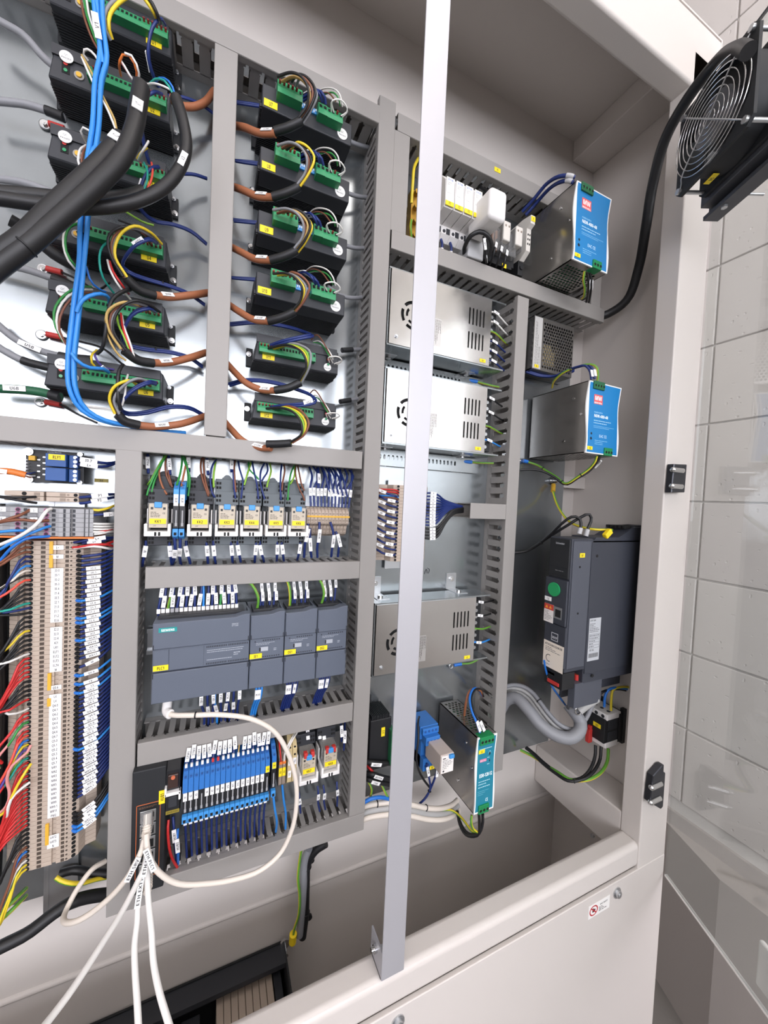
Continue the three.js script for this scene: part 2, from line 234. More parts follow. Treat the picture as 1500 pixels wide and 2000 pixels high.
{ // axial fan on its filter frame, fixed inside the door
  const f = thing('cooling_fan', 'square black cooling fan with bright wire finger guard mounted on the open door', 'fan', [587, 523, 294.5]);
  f.rotation.y = Math.atan2(-.9, -.43); // local +z = airflow side, facing into the cabinet
  const hole = circ(0, 0, 56.5), sq = [-52, -60, 52, -60, 60, -52, 60, 52, 52, 60, -52, 60, -60, 52, -60, -52], hs = (d) => [circ(-52.4, -52.4, d), circ(52.4, -52.4, d), circ(-52.4, 52.4, d), circ(52.4, 52.4, d)];
  part(f, 'frame', [ext(sq, -4, 0, [hole, ...hs(2)]), ext(sq, -38, -34, [circ(0, 0, 56.5), ...hs(2)]), (() => { const g = new THREE.CylinderGeometry(59, 59, 34, 40, 1, true).rotateX(Math.PI / 2).translate(0, 0, -19); return g; })(), (() => { const g = new THREE.CylinderGeometry(56.5, 56.5, 38, 40, 1, true).rotateX(Math.PI / 2).translate(0, 0, -19); return g; })()], M.blackM);
  const hub = part(f, 'hub', [cy(31, 26, 'z', 0, 0, -15, 32), cy(28, 2, 'z', 0, 0, -1.5, 32)], mat(0x8a8b8e, .35, .7));
  for (let i = 0; i < 5; i++) { const g = new THREE.BoxGeometry(26, 30, 1.8, 4, 4, 1); const q = g.attributes.position; for (let j = 0; j < q.count; j++) { const x = q.getX(j), y = q.getY(j); q.setZ(j, q.getZ(j) + y * .55 + x * x * .006); q.setY(j, y * (1 + x / 60)); } g.computeVertexNormals(); part(f, 'blade', g.translate(42, 0, -19).rotateZ(i * Math.PI * .4), M.black); }
  for (let i = 0; i < 8; i++) part(f, 'guard_ring', new THREE.TorusGeometry(9 + i * 7, .8, 6, 48).translate(0, 0, 5 - Math.max(0, i - 5) * .3), M.chrome);
  for (const a of [Math.PI / 4, -Math.PI / 4]) part(f, 'guard_spoke', tube(spline([-74, 0, 1, -66, 0, 2, -60, 0, 6, 0, 0, 6.5, 60, 0, 6, 66, 0, 2, 74, 0, 1].map((v, i) => v)), .95, 30, 6).rotateZ(a), M.zinc);
  for (const [x, y] of [[-1, -1], [1, -1], [-1, 1], [1, 1]]) { part(f, 'screw', [cy(4, 4, 'z', x * 52.4, y * 52.4, 2, 12)], M.zinc); part(f, 'standoff', [cy(2.6, 40, 'z', x * 52.4, y * 52.4, -22, 10), cy(2, 58, 'z', x * 52.4, y * 52.4, -92, 8)], M.zinc); }
  part(f, 'rating_plate', sheet(34, 30, .6).rotateX(0).rotateY(-Math.PI / 2).translate(-59.6, 4, -19), printMat(256, 256, (g, w, h) => { g.fillStyle = '#e6e3df'; g.fillRect(0, 0, w, h); for (const [s, y] of [['CE', 40], ['UL', 92]]) txt(g, s, 40, y, 34, '#333', 'left', 'bold'); small(g, 30, 130, 180, 6, 18, '#444', 8); }), 'white rating plate');
  part(f, 'label_plate', tagGeo('M5', 17, 8, .6, 'y').rotateX(Math.PI / 2).translate(-20, -60.2, -19), M.print);
  part(f, 'filter_frame', [ext([-66, -76, 66, -76, 74, -68, 74, 68, 66, 76, -66, 76, -74, 68, -74, -68], -66, -60, [rectP(-58, 58, -58, 58)], 1), ext(rectP(-64, 64, -66, 66), -58, -40, [rectP(-58, 58, -58, 58)], 1), bb(-70, 70, -80, -74, -72, -50), bb(-62, 62, -6, 6, -66, -62)], mat(0x55565a, .45, .3));
  for (const x of [-40, 36]) part(f, 'filter_bolt', [cy(4, 6, 'y', x, -80, -56, 6)], M.zinc);
}


// ================= wiring trunking: back plate, two combs of fingers and a snap-on cover
// run 'h' or 'v', from a to b along the run, c0..c1 across; seen = comb side drawn finger by finger (-1 low side, +1 high side)
function duct(label, run, a, b, c0, c1, seen, o = {}) {
  const d = thing('wiring_duct', label, 'trunking', [0, 0, 0], o.group), T = o.depth ?? 60, p = o.pitch ?? 12.5, gap = o.gap ?? 5.5;
  const B = (u0, u1, w0, w1, z0, z1) => run === 'h' ? bb(u0, u1, w0, w1, z0, z1) : bb(w0, w1, u0, u1, z0, z1);
  const cov = (u0, u1, w0, w1, z0, z1, r) => run === 'h' ? rb(u0, u1, w0, w1, z0, z1, r) : rb(w0, w1, u0, u1, z0, z1, r);
  part(d, 'cover', [cov(a, b, c0 - .6, c1 + .6, T - 2, T, .8), B(a, b, c0 - .8, c0, T - 9, T - 1), B(a, b, c1, c1 + .8, T - 9, T - 1)], M.duct);
  part(d, 'base', [B(a, b, c0, c1, 0, 1.2), B(a, b, c0, c0 + 1.2, 1, 12), B(a, b, c1 - 1.2, c1, 1, 12)], M.duct);
  const tooth = (w) => { const w0 = w < 0 ? c0 : c1 - 1.2; const f = p - gap, g = [B(-f / 2, f / 2, w0, w0 + 1.2, 11, T - 16), B(-f / 2 + .9, f / 2 - .9, w0, w0 + 1.2, T - 16, T - 13), B(-f / 2 - 1.8, f / 2 + 1.8, w0, w0 + 1.2, T - 13, T - 3)]; return g; };
  const n = Math.floor((b - a) / p), off = (b - a - n * p) / 2 + p / 2;
  for (const w of [-1, 1]) {
    if (w === seen || seen === 2) { const m0 = part(d, 'finger', tooth(w), M.duct); for (let i = 0; i < n; i++) { const m = i ? m0.clone() : m0; const u = (a + off + i * p) * S; run === 'h' ? m.position.setX(u) : m.position.setY(u); d.add(m); } }
    else { const all = []; for (let i = 0; i < n; i++) for (const g of tooth(w)) { const u = a + off + i * p; all.push(run === 'h' ? g.translate(u, 0, 0) : g.translate(0, u, 0)); } part(d, 'comb', all, M.duct).userData.kind = 'stuff'; }
  }
  return d;
}
duct('grey trunking along the top of the plate above both columns of drives', 'h', -420, 205, 554, 578, -1, { pitch: 20, gap: 7 });
duct('longest vertical trunking, dividing the drives from the power supplies', 'v', -500, 594, 205, 230, -1);
duct('vertical trunking standing between the two columns of black drives', 'v', 72, 553, -15, 10, -1);
duct('horizontal trunking below the two columns of drives', 'h', -420, 201, 45, 70, -1);
duct('vertical trunking between the tall beige terminal row and the PLC', 'v', -528, 45, -108, -83, 1);
duct('short horizontal trunking between the yellow-labelled relays and the PLC', 'h', -76, 204, -122, -97, 1);
duct('short horizontal trunking just below the PLC', 'h', -80, 203, -345, -317, 1);
duct('lowest horizontal trunking, under the row of slim blue relays', 'h', -83, 230, -528, -501, 1);
duct('top right trunking above the miniature fuse holders', 'h', 235, 700, 557, 582, -1, { pitch: 17, gap: 6 });
duct('trunking below the miniature fuse holders, carrying the fan cable out at its end', 'h', 233, 716, 383, 409, -1, { pitch: 17, gap: 6 });
duct('vertical trunking right of the three flat metal power supplies', 'v', -505, 378, 487, 512, -1, { pitch: 20, gap: 8.5 });
duct('short vertical trunking left of the brass earth bar', 'v', 409, 556, 231, 256, 1);
duct('short vertical trunking at the plate edge behind the upper blue power supply', 'v', 409, 556, 676, 701, -1);
duct('stub of trunking carrying the black and blue wires into the right vertical trunking', 'h', 406, 486, -26, 0, 1, { pitch: 14 });


// ================= stepper drives
const finHeat = (x0, x1, y, z0, z1, n) => { const g = []; for (let i = 0; i < n; i++) g.push(bb(x0, x1, y - 2.6, y, z0 + (z1 - z0) * i / n, z0 + (z1 - z0) * (i + .5) / n)); return g; };
const sticker = printMat(96, 96, (g) => { g.fillStyle = '#efeeec'; g.fillRect(0, 0, 96, 96); txt(g, 'QC', 48, 34, 22, '#555', 'center'); txt(g, 'PASSED', 48, 60, 18, '#444', 'center', 'bold'); });
// plug-in terminal block with n ways along x; openings on the top slope and red ferrules where wired
function plug(p, x0, x1, y0, y1, z0, z1, n, wired = []) {
  const g = part(p, 'terminal_plug', side([z0, y0, z1, y0, z1, y0 + (y1 - y0) * .34, z1 - (z1 - z0) * .3, y1, z0, y1], x0, x1), M.green);
  const pitch = (x1 - x0) / n, hs = [], fs = [];
  for (let i = 0; i < n; i++) { const x = x0 + pitch * (i + .5), yy = y0 + (y1 - y0) * .64, zz = z1 - (z1 - z0) * .135; (wired.includes(i) ? fs : hs).push(wired.includes(i) ? cy(pitch * .28, 5, 'z', 0, 0, 0, 8).rotateX(-.3).translate(x, yy + .6, zz + 1) : bx(pitch * .55, (y1 - y0) * .3, 1).rotateX(-.36).translate(x, yy, zz)); }
  if (hs.length) part(g, 'wire_opening', hs, M.hole); for (const f of fs) part(g, 'ferrule', f, M.redD);
  return g;
}
function dipBank(p, x0, x1, y0, y1, z) { const d = part(p, 'switch_bank', rb(x0, x1, y0, y1, z, z + 3, .5), M.relayL), n = 8, g = []; for (let i = 0; i < n; i++) g.push(bx((x1 - x0) / n * .42, 3, 1.6, x0 + (x1 - x0) * (i + .5) / n, (y0 + y1) / 2 + (i % 3 ? 1.2 : -1), z + 3)); part(d, 'slider', g, M.white); }
const drivePos = { 7: 489, 8: 412, 9: 333, 10: 256, 11: 181.5, 12: 102.5, 1: 521, 2: 444, 3: 359, 4: 271.5, 5: 192, 6: 111 };
const nth = ['', 'top', 'second', 'third', 'fourth', 'fifth', 'lowest'];
for (let i = 7; i <= 10; i++) {
  const t = thing('motor_drive', `deep black motor drive with yellow label U${i}, ${nth[i - 6]} in the right column`, 'motor drive', [40, drivePos[i], 0]);
  part(t, 'housing', [rb(0, 119, 0, 29, 46, 75, 1.5), rb(-1, 120, 3, 30, 0, 48, 1)], M.char);
  part(t, 'heat_sink', [...finHeat(-2, 119, 3, 2, 72, 24), bb(-2, 119, 2, 6, 2, 72)], M.black);
  part(t, 'mounting_flange', [rb(-7, 1, 6, 27, 0, 4, .8), rb(118, 126, 6, 27, 0, 4, .8)], M.blackM); screw(t, -3.4, 22, 4, 3.6); screw(t, 122, 22, 4, 3.6);
  plug(t, 17, 48, 14, 33, 73, 88, 6, [0, 1, 2, 3, 4]); plug(t, 69, 81, 12, 29, 73, 88, 2); plug(t, 81, 102, 11.5, 28, 73, 88, 4, [2]);
  dipBank(t, 48, 69, 18, 24.5, 74.5);
  tagAt(t, 'U' + i, 16.5, 8.5, 10.5, 6.5, 75.3, 'y');
  part(t, 'round_sticker', [cy(7.2, .5, 'z', 0, 0, 0, 28)].map((g) => { const u = g.attributes.uv, q = g.attributes.position; for (let k = 0; k < u.count; k++) u.setXY(k, q.getX(k) / 14.4 + .5, q.getY(k) / 14.4 + .5); return g.translate(105.5, 10.5, 75.3); }), sticker);
}
function slimDrive(i, px, w, flip) {
  const t = thing('motor_drive', `slim black motor drive with yellow label U${i}, ${nth[i > 6 ? i - 6 : i]} in the ${i > 6 ? 'right' : 'left'} column`, 'motor drive', [px, drivePos[i], 0]);
  const X = flip ? (x) => x : (x) => w - x, XR = (a, b) => flip ? [a, b] : [w - b, w - a];
  part(t, 'housing', [ext([0, 2, 5, 34, w - 3, 34, w, 31, w, 0, 0, 0], 3, 50, [], 1.2), ext([4, 8, 8, 36, w - 5, 36, w - 5, 8], 6, 46), bb(3, w - 3, 24, 35, 46, 52)], M.char);
  part(t, 'heat_sink', finHeat(-1, w + 1, 2, 3, 42, 12), M.black);
  part(t, 'mounting_flange', [rb(-7, 2, 4, 30, 0, 4, .8), rb(w - 2, w + 7, 4, 30, 0, 4, .8)], M.blackM); screw(t, -3.5, 21, 4, 3.6); screw(t, w + 3.5, 9, 4, 3.6); screw(t, w + 2, 27, 4, 2.4, M.zinc);
  for (const [a, b, n, wd] of [[36, 61, 6, [1]], [61, 86, 6, []], [86, 103, 4, [0, 1, 2, 3]], [103, 112, 2, [0, 1]]]) { const [u, v] = XR(a, b); plug(t, u, v, 9, 22, 49, 60, n, wd); }
  tagAt(t, 'U' + i, 16, 7.5, X(flip ? 97 : 99), flip ? 7 : 6.5, 50.4, 'y');
  part(t, 'round_sticker', [cy(flip ? 6.2 : 5.4, .5, 'z', 0, 0, 0, 24)].map((g) => { const u = g.attributes.uv, q = g.attributes.position; for (let k = 0; k < u.count; k++) u.setXY(k, q.getX(k) / 13 + .5, q.getY(k) / 13 + .5); return g.translate(X(16), flip ? 25 : 8, flip ? 52.4 : 50.4); }), sticker);
  const lp = part(t, 'lamp_window', bx(7, 14, .6, X(15), 16, 50.2), M.hole); part(lp, 'green_lamp', cy(1.8, 1, 'z', X(15), 12, 50.8, 10), mat(0x2e8f5e, .3)); part(lp, 'red_lamp', cy(2, 1, 'z', X(15), 19, 50.8, 10), M.red);
  if (flip) { part(t, 'rotary_switch', [cy(4.6, 1, 'z', 27, 12, 50.6, 20)], M.duct); part(t, 'switch_dial', [cy(2.6, 2.4, 'z', 27, 12, 51.4, 14)], M.yellowD); }
}
slimDrive(11, 42, 118, false); slimDrive(12, 42, 118, false);
for (let i = 1; i <= 6; i++) slimDrive(i, -178, 115, true);

// local path helper: shift a path by a drive's place
const shift = (a, dx, dy, dz = 0) => a.map((v, i) => v + [dx, dy, dz][i % 3]);
const jig = (a, k) => a.map((v) => v + rr(-k, k));
// ---- copper-coloured motor cables, each with a black shrink sleeve and its coloured cores
function motorCable(n, tagText, base, coreCols, a, sleeve, co, tg) {
  const label = `copper coloured motor cable of drive U${n} with black shrink sleeve and white tag`;
  const t = thing('motor_cable', label, 'cable'), c = spline(shift(a, base[0], base[1])), L = c.getLength();
  part(t, 'jacket', tube(c, 4.4, 26, 12), W.copper);
  dress(t, c, 4.4, { tags: [[tg, tagText, 15, 5.2, 'w', [.1, .3, 1]]] });
  const s = spline(shift(sleeve, base[0], base[1])); part(t, 'shrink_sleeve', tube(s, 5.2, 14, 12), M.black);
  coreCols.forEach((col, i) => { const k = (i - (coreCols.length - 1) / 2); part(t, 'core', tube(spline(shift(co.map((v, j) => j % 3 === 0 ? v + k * (j < 6 ? 1.4 : 3.4 - j * .05) + (j > co.length - 6 ? k * 3.2 : 0) : j % 3 === 2 ? v + k * 1.6 * (i % 2 ? 1 : -1) : v + (j > 6 ? k * 1.2 : 0)), base[0], base[1])), 1.55, 22, 6), W[col]); });
}
const rightCable = [-31, -1, 30, -18, -17, 52, 0, -30, 68, 17, -33, 80], rightSleeve = [16, -33, 80, 30, -29, 88, 42, -23, 94, 46, -20, 96], rightCores = [45, -21, 96, 53, -10, 106, 55, 3, 114, 47, 12, 114, 36, 18, 108, 27, 22, 92];
motorCable(7, 'U7M', [40, 489], ['black', 'tan', 'brown', 'black', 'grey'], shift(rightCable, 0, 2), shift(rightSleeve, 0, 4), shift(rightCores, 0, 4), .86);
motorCable(8, 'U8B', [40, 412], ['grey', 'brown', 'black', 'yellow'], rightCable, rightSleeve, rightCores, .8);
motorCable(9, 'U9B', [40, 333], ['grey', 'brown', 'tan', 'black', 'yellow'], rightCable, rightSleeve, rightCores, .85);
motorCable(10, 'U10B', [40, 256], ['black', 'yellow', 'grey', 'brown'], rightCable, rightSleeve, rightCores, .86);
const lowCable = [-33, -4, 25, -22, -18, 36, -7, -34, 50, 13, -42, 60, 27, -43, 72];
motorCable(11, 'U11M', [42, 181.5], ['black', 'yellow', 'lime', 'grey'], lowCable, [26, -43, 72, 42, -39, 78, 58, -30, 82], [57, -30, 82, 63, -12, 98, 60, 3, 100, 50, 12, 92, 38, 17, 78, 26, 16, 58], .84);
motorCable(12, 'U12M', [42, 102.5], ['black', 'lime', 'yellow', 'brown'], shift(lowCable, -3, 2), [18, -36, 72, 33, -35, 78, 48, -33, 84], [47, -33, 84, 60, -22, 96, 62, -8, 98, 54, 6, 92, 40, 14, 78, 26, 15, 58], .78);
const leftCable = [161, -4, 22, 141, -22, 42, 119, -36, 55, 105, -42, 66], leftSleeve = [106, -42, 65, 92, -44, 74, 80, -38, 83], leftCores = [80, -38, 83, 70, -22, 90, 72, -4, 95, 86, 9, 98, 99, 14, 86, 103, 17, 64];
motorCable(4, 'M4M', [-178, 271.5], ['black', 'brown', 'grey', 'yellow'], leftCable, leftSleeve, leftCores, .8);
motorCable(5, 'M5M', [-178, 192], ['tan', 'brown', 'grey', 'black'], leftCable, leftSleeve, leftCores, .8);
motorCable(6, 'M6M', [-178, 111], ['yellow', 'black', 'brown', 'grey'], [163, -8, 22, 134, -27, 48, 107, -35, 58, 92, -36, 65], [93, -36, 65, 80, -34, 72, 74, -28, 76], [74, -28, 76, 70, -14, 82, 78, 1, 88, 90, 10, 88, 100, 12, 62], .72);
wire('motor_cable', 'short visible length of copper coloured motor cable behind the top black cable loop', 'copper', 4.2, [-16.3,530.1,22,-26.5,503.7,30,-40.5,486.1,36,-54.1,476.9,42,-64.9,478.2,45], { cat: 'cable', core: 'jacket' });

// ---- navy supply pairs of the drives
const navyR = [7.9,295.3,22,30,298.1,26,56.3,299.2,34,81.9,302.7,48,98.3,300.4,72,103.9,288.9,92,108.6,282.3,96,112.8,279.8,90];
for (let i = 7; i <= 10; i++) for (const k of [0, 1]) wire('supply_wire', `navy blue supply wire running behind drive U${i}, ${k ? 'lower' : 'upper'} of its pair`, 'navy', 1.9, shift(jig(navyR, .6), k * 4, drivePos[i] - 256 + k * -2, k * 2), { group: `navy pair of drive U${i}`, tags: k ? [] : [[.72, ['+VG1', '0VG1', 'VG1', '0V'][i - 7], 13, 5, 'w', [.2, .5, 1]]] });
for (const k of [0, 1]) {
  wire('supply_wire', `navy blue supply wire looping over drive U11, ${k ? 'lower' : 'upper'} of its pair`, 'navy', 1.9, shift([9,233.4,20,45.1,241.3,28,85.2,238.5,42,110.2,227.1,62,111.2,218.5,78,99,211.6,84,77.3,204.5,76,61.8,200.9,60], k * 3, k * -2.4, k * 2), { group: 'navy pair of drive U11' });
  wire('supply_wire', `navy blue supply wire looping over drive U12, ${k ? 'lower' : 'upper'} of its pair`, 'navy', 1.9, shift([10.7,150.9,20,33.9,158.5,30,66.6,157.5,44,95.8,149,60,116.1,138.5,76,117.4,129.9,84,102.3,123.6,84,80.8,121,72,63.6,119.1,56], k * 3, k * -2.6, k * 2), { group: 'navy pair of drive U12', tags: k ? [] : [[.72, '+VG2', 13, 6]] });
  for (const [n, a] of [[4, [-20.3,253.4,18,-38.5,259.2,26,-60.8,257.8,38,-81.4,254.6,48,-97.9,252.6,58,-104.7,255.5,62,-90.3,270.2,84,-76.9,282.3,84,-71.3,290.8,66]], [5, [-20.7,170.4,18,-36.7,177.7,24,-59.6,177.8,32,-78.4,174.5,38,-101.5,173.8,44,-101.8,177.3,70,-89,197.5,84,-75.4,206.5,84,-70,213.1,64]], [6, [-19.1,106.2,18,-34.7,110.6,30,-57.2,106.6,40,-81.5,95.4,44,-99.6,91.3,46,-102.4,95.3,72,-87.4,113.3,84,-74.3,124.1,80,-68.7,128.1,64]], [3, [-19.9,333.6,18,-37.6,340.3,24,-57.2,336.6,34,-78.1,328.1,44,-89.4,327.3,66,-84,348.2,78,-76.4,364.7,78,-71.1,377.1,66]], [2, [-22.1,418.7,18,-36.4,414,24,-55.8,400.2,34,-79.3,388.4,44,-87.8,412.7,74,-84.7,430.1,84,-75.2,442.8,84,-69.7,460,66]], [1, [-15.7,505.1,18,-29.7,504.5,24,-49.5,495.6,34,-70.8,483.1,42,-82,486.5,70,-78.5,506.9,84,-70.7,522,86,-67.8,534.5,70]]])
    wire('supply_wire', `navy blue supply wire from the middle trunking to drive U${n}, ${k ? 'lower' : 'upper'} of its pair`, 'navy', 1.7, shift(a, 0, k * -3, k * 2.5), { group: `navy pair of drive U${n}`, ties: k || n > 5 || n < 4 ? [] : [.32], tags: k ? [] : n === 4 ? [[.8, '+VG2', 13, 5, 'w', [.2, .4, 1]]] : n === 3 ? [[.72, '+VG1', 13, 5, 'w', [.2, .4, 1]]] : n === 1 ? [[.6, '0VG1', 16, 5, 'w', [-.2, .1, 1]]] : [] });
}
// ---- thin signal wires of the right column and the grey cables they come from
for (let i = 7; i <= 12; i++) {
  const dy = drivePos[i] - 256, s = i > 10;
  const g = wire('signal_cable', `short grey signal cable leaving the slotted trunking behind drive U${i}`, 'grey', 3, shift(s ? [213.9,243,14,192.7,235,20,172.4,228,26] : [210.1,324.5,14,190.9,315.1,20,169.6,310.9,24,144.9,315.3,30], 0, s ? drivePos[i] - 181.5 : dy), { cat: 'cable', core: 'jacket', sleeves: s ? [[.55, 1, 3.8, M.black, 'shrink_sleeve']] : [] });
  const P = s ? { white: [125.6,227.8,34,130.8,226.8,44,140.8,211.5,60,147.4,201.3,62,149.5,198.6,58], green: [125.6,227.1,34,133.5,222.2,46,141,205.7,60,145.8,199.4,60], brown: [122,229.3,36,126.5,233.2,48,137.1,214.4,62,146.5,201,60] } : { white: [105.8,318.5,40,113.6,314.7,70,128.1,301.8,92,135.3,289.3,98,139.4,284.7,92], green: [105.8,317.1,40,116.6,308.7,70,126.9,296.7,92,133.2,287.7,96,136.4,286.2,90], brown: [104.4,315.3,40,111.6,315.4,60,121.9,301.5,84,130.1,287.6,92] };
  for (const [col, a] of Object.entries(P)) part(g, 'core', tube(spline(shift(a, 0, s ? drivePos[i] - 181.5 : dy)), .95, 16, 5), W[col]);
  for (let k = 0; k < 2; k++) part(g, 'core', tube(spline(shift(s ? [144 + k * 5, 12, 60, 140 + k * 3, 15, 70, 152, 17, 74, 160, 15, 68, 156 - k * 4, 12, 58] : [127 + k * 4, 22, 84, 124, 25, 96, 136, 28, 100, 146, 25, 94, 141 - k * 3, 22, 84], 0, drivePos[i])), .95, 14, 5), W.white);
}

// ================= loose cables of the left column
const C_ = (n, l, col, r, a, o) => wire(n, l, col, r, a, { cat: 'cable', core: 'jacket', ...o });
for (let k = 0; k < 4; k++) C_('data_cable', 'bright blue data cable in the tied bundle hanging over the left drives', 'sky', 2.3, shift(jig([-125.7,509.8,92,-123,474.5,92,-119.8,443.3,94,-123.8,420.7,94,-126.2,375,92,-128.8,342.7,92,-132.1,304.9,92,-134.7,268.6,90,-136,236.6,90,-138.9,193.4,90,-142.5,161.4,88,-143.8,131.7,88,-142.7,102.8,86,-135.6,83.3,80,-119,74.5,72,-96.8,73.4,60,-67.8,73.6,40,-43.1,75.8,26], .7), (k % 2 ? 3.3 : -1.6) + (k > 1 ? 1 : 0), 0, k > 1 ? 4.2 : 0), { group: 'bright blue bundle', ties: k ? [] : [.135, .3, .455, .6, .74] });
C_('data_cable', 'bright blue data cable branching off the bundle to drive U5', 'sky', 2, [-137.1,180.6,96,-133.3,191.2,98,-126.6,200.1,96,-117.5,208.4,88,-114.6,210.4,76,-116.6,208.3,62]);
C_('data_cable', 'bright blue data cable branching off the bundle to drive U6', 'sky', 2, [-140.8,137.7,96,-135.5,130.2,96,-127,127.2,90,-118,130.7,80,-115.5,131.3,66], { tags: [[.86, 'L.RUN', 16, 5]] });
C_('data_cable', 'bright blue data cable branching off the bundle to drive U3', 'sky', 2, [-129.2,327.5,98,-126.4,342.5,100,-122.9,357,94,-119.6,371,80,-120.4,374.3,66]);
C_('data_cable', 'bright blue data cable with a white tag hanging at the very top', 'sky', 2.2, [-128.1,502.8,96,-125.6,481.8,98,-121.8,458.6,98,-118.4,437.4,98], { tags: [[.5, 'V1', 24, 6, 'w', [0, .2, 1]]] });
C_('control_cable', 'thick black cable rising from lower left, ending in a pale tag by drive U3', 'black', 8.2, [-185.8,184.5,150,-176,198.2,150,-160.9,217.4,150,-143.1,250.1,146,-126,280.3,142,-112.2,308,136,-101.7,337.7,126,-97.6,354,118], { tags: [[.93, 'V2', 13, 9, 'w', [.1, .3, 1]]] });
C_('control_cable', 'thick black cable beside it, rising higher to the tag by drive U2', 'black', 8.2, [-185.8,173.7,150,-176,187.3,150,-155.7,213.7,150,-133.9,248.8,146,-110.5,287.1,142,-92.4,322.1,138,-84.3,360.6,130,-83,392.6,120,-82.1,418.4,112], { tags: [[.86, 'V1', 15, 9, 'w', [.2, .2, 1]]], ties: [.16] });
C_('control_cable', 'black cable making the big open loop beside the top drives', 'black', 6.2, [-195.4,253.7,128,-186,257.6,126,-161.5,263.1,124,-131.3,271.4,122,-107.2,282.2,120,-81.6,298.9,118,-59.2,322.1,116,-44.3,352.3,112,-39.8,379.7,108,-44.2,408.6,104,-51.8,434.1,98], { tags: [[.71, 'V3', 17, 6, 'w', [.1, 0, 1]]] });
C_('control_cable', 'black sleeved cable lying across drive U3 with teal and red cores', 'black', 6.4, [-202.2,268.8,112,-192.4,272,110,-168.5,282.2,104,-142.3,292.9,98,-113.2,306.2,94,-93.5,319.3,90,-82.5,330.7,86]);
C_('control_cable', 'black cable end with bare tan core marks below the thick cables', 'black', 6, [-192.6,259.5,90,-179,255.2,84,-164.4,244.2,78,-148.8,239.4,72,-136.9,238.4,66]);
for (const [l, a, o] of [['grey cable entering at the upper left corner', [-237.9,501,30,-224.8,494.4,32,-205.1,488.9,34,-186.9,472.5,36,-172.3,463.5,38], {}], ['grey cable entering left of drive U2', [-239,411.5,26,-225.8,414.7,28,-203.7,419.8,30,-185.4,419.7,32,-168.2,416,36], { sleeves: [[.75, 1, 4.8, M.black, 'shrink_sleeve']] }], ['grey cable entering left of drive U3', [-239.3,332.1,24,-225.9,333.6,26,-202.9,335,30,-173.7,330.6,34], {}], ['grey cable entering left of drive U4', [-239.5,242.2,22,-226,242.8,24,-202.7,241.8,28,-175,236.1,32,-154,230.5,36], { sleeves: [[.72, 1, 5, M.black, 'shrink_sleeve']] }], ['grey cable with white tag entering left of drive U5', [-237.5,186.4,26,-223.9,173.1,28,-210.1,161.8,30,-193.8,154.2,32,-164.8,148.8,36,-138.3,149.1,40], { tags: [[.48, 'U5B', 22, 5.5]], sleeves: [[.72, 1, 5, M.black, 'shrink_sleeve']] }], ['lower grey cable entering left of drive U6', [-238.2,161.9,24,-224.5,150,26,-204,139.7,28,-187.4,136.4,30,-171.9,134,32], { sleeves: [[.55, 1, 4.6, M.black, 'shrink_sleeve']] }]]) C_('signal_cable', l, 'grey', 3.9, a, o);
C_('signal_cable', 'dark green cable with white tag entering left of drive U6', 'dgreen', 5, [-235.3,104.1,30,-222.6,104.4,30,-204.8,105.9,31,-186.5,105.7,32,-167.5,101.8,36], { tags: [[.4, 'U6B', 20, 6]], sleeves: [[.85, 1, 6, M.black, 'shrink_sleeve']] });
// earth lugs with red sleeves screwed to the plate
[[88, 243, 3, [-176,424.2,8,-156,416.7,20,-138.7,408.1,30]], [84, 525, 4, [-176.3,256.4,8,-159.7,249.1,16,-135.1,234.2,34,-119.2,238.9,50]], [81, 654, 5, [-175.4,179.2,8,-153.2,174.8,18,-130.9,169.2,26,-108.1,151.2,34,-95.3,144.3,40]], [79, 785, 6, [-175.8,98.2,8,-158.6,88.6,12,-137.4,79.6,14]]].forEach(([px, py, n, a], i) => {
  const q = [[-196,425.9,2], [-196.1,258.2,2], [-196.7,179.9,2], [-196.8,99.6,2]][i], e = [a[0], a[1], a[2]];
  const t = thing('earth_lead', `black screen lead with red crimp lug screwed to the plate left of drive U${n}`, 'wire'); void px; void py;
  screw(t, q[0], q[1], 1, 4.4, M.chrome, 'screw'); part(t, 'ring_lug', [new THREE.TorusGeometry(4.6, 1.6, 6, 18).translate(q[0], q[1], 1.6), tube(spline([q[0] + 4, q[1], 2, e[0] - 14, e[1] + 1, 5]), 1.6, 4, 6)], M.zinc);
  part(t, 'crimp_sleeve', tube(spline([e[0] - 15, e[1] + 1.5, 5.5, e[0] - 6, e[1] + .6, 7, e[0], e[1], 8]), 3.4, 6, 10), M.red); part(t, 'lead', tube(spline(a), 1.3, 16, 6), W.black);
});
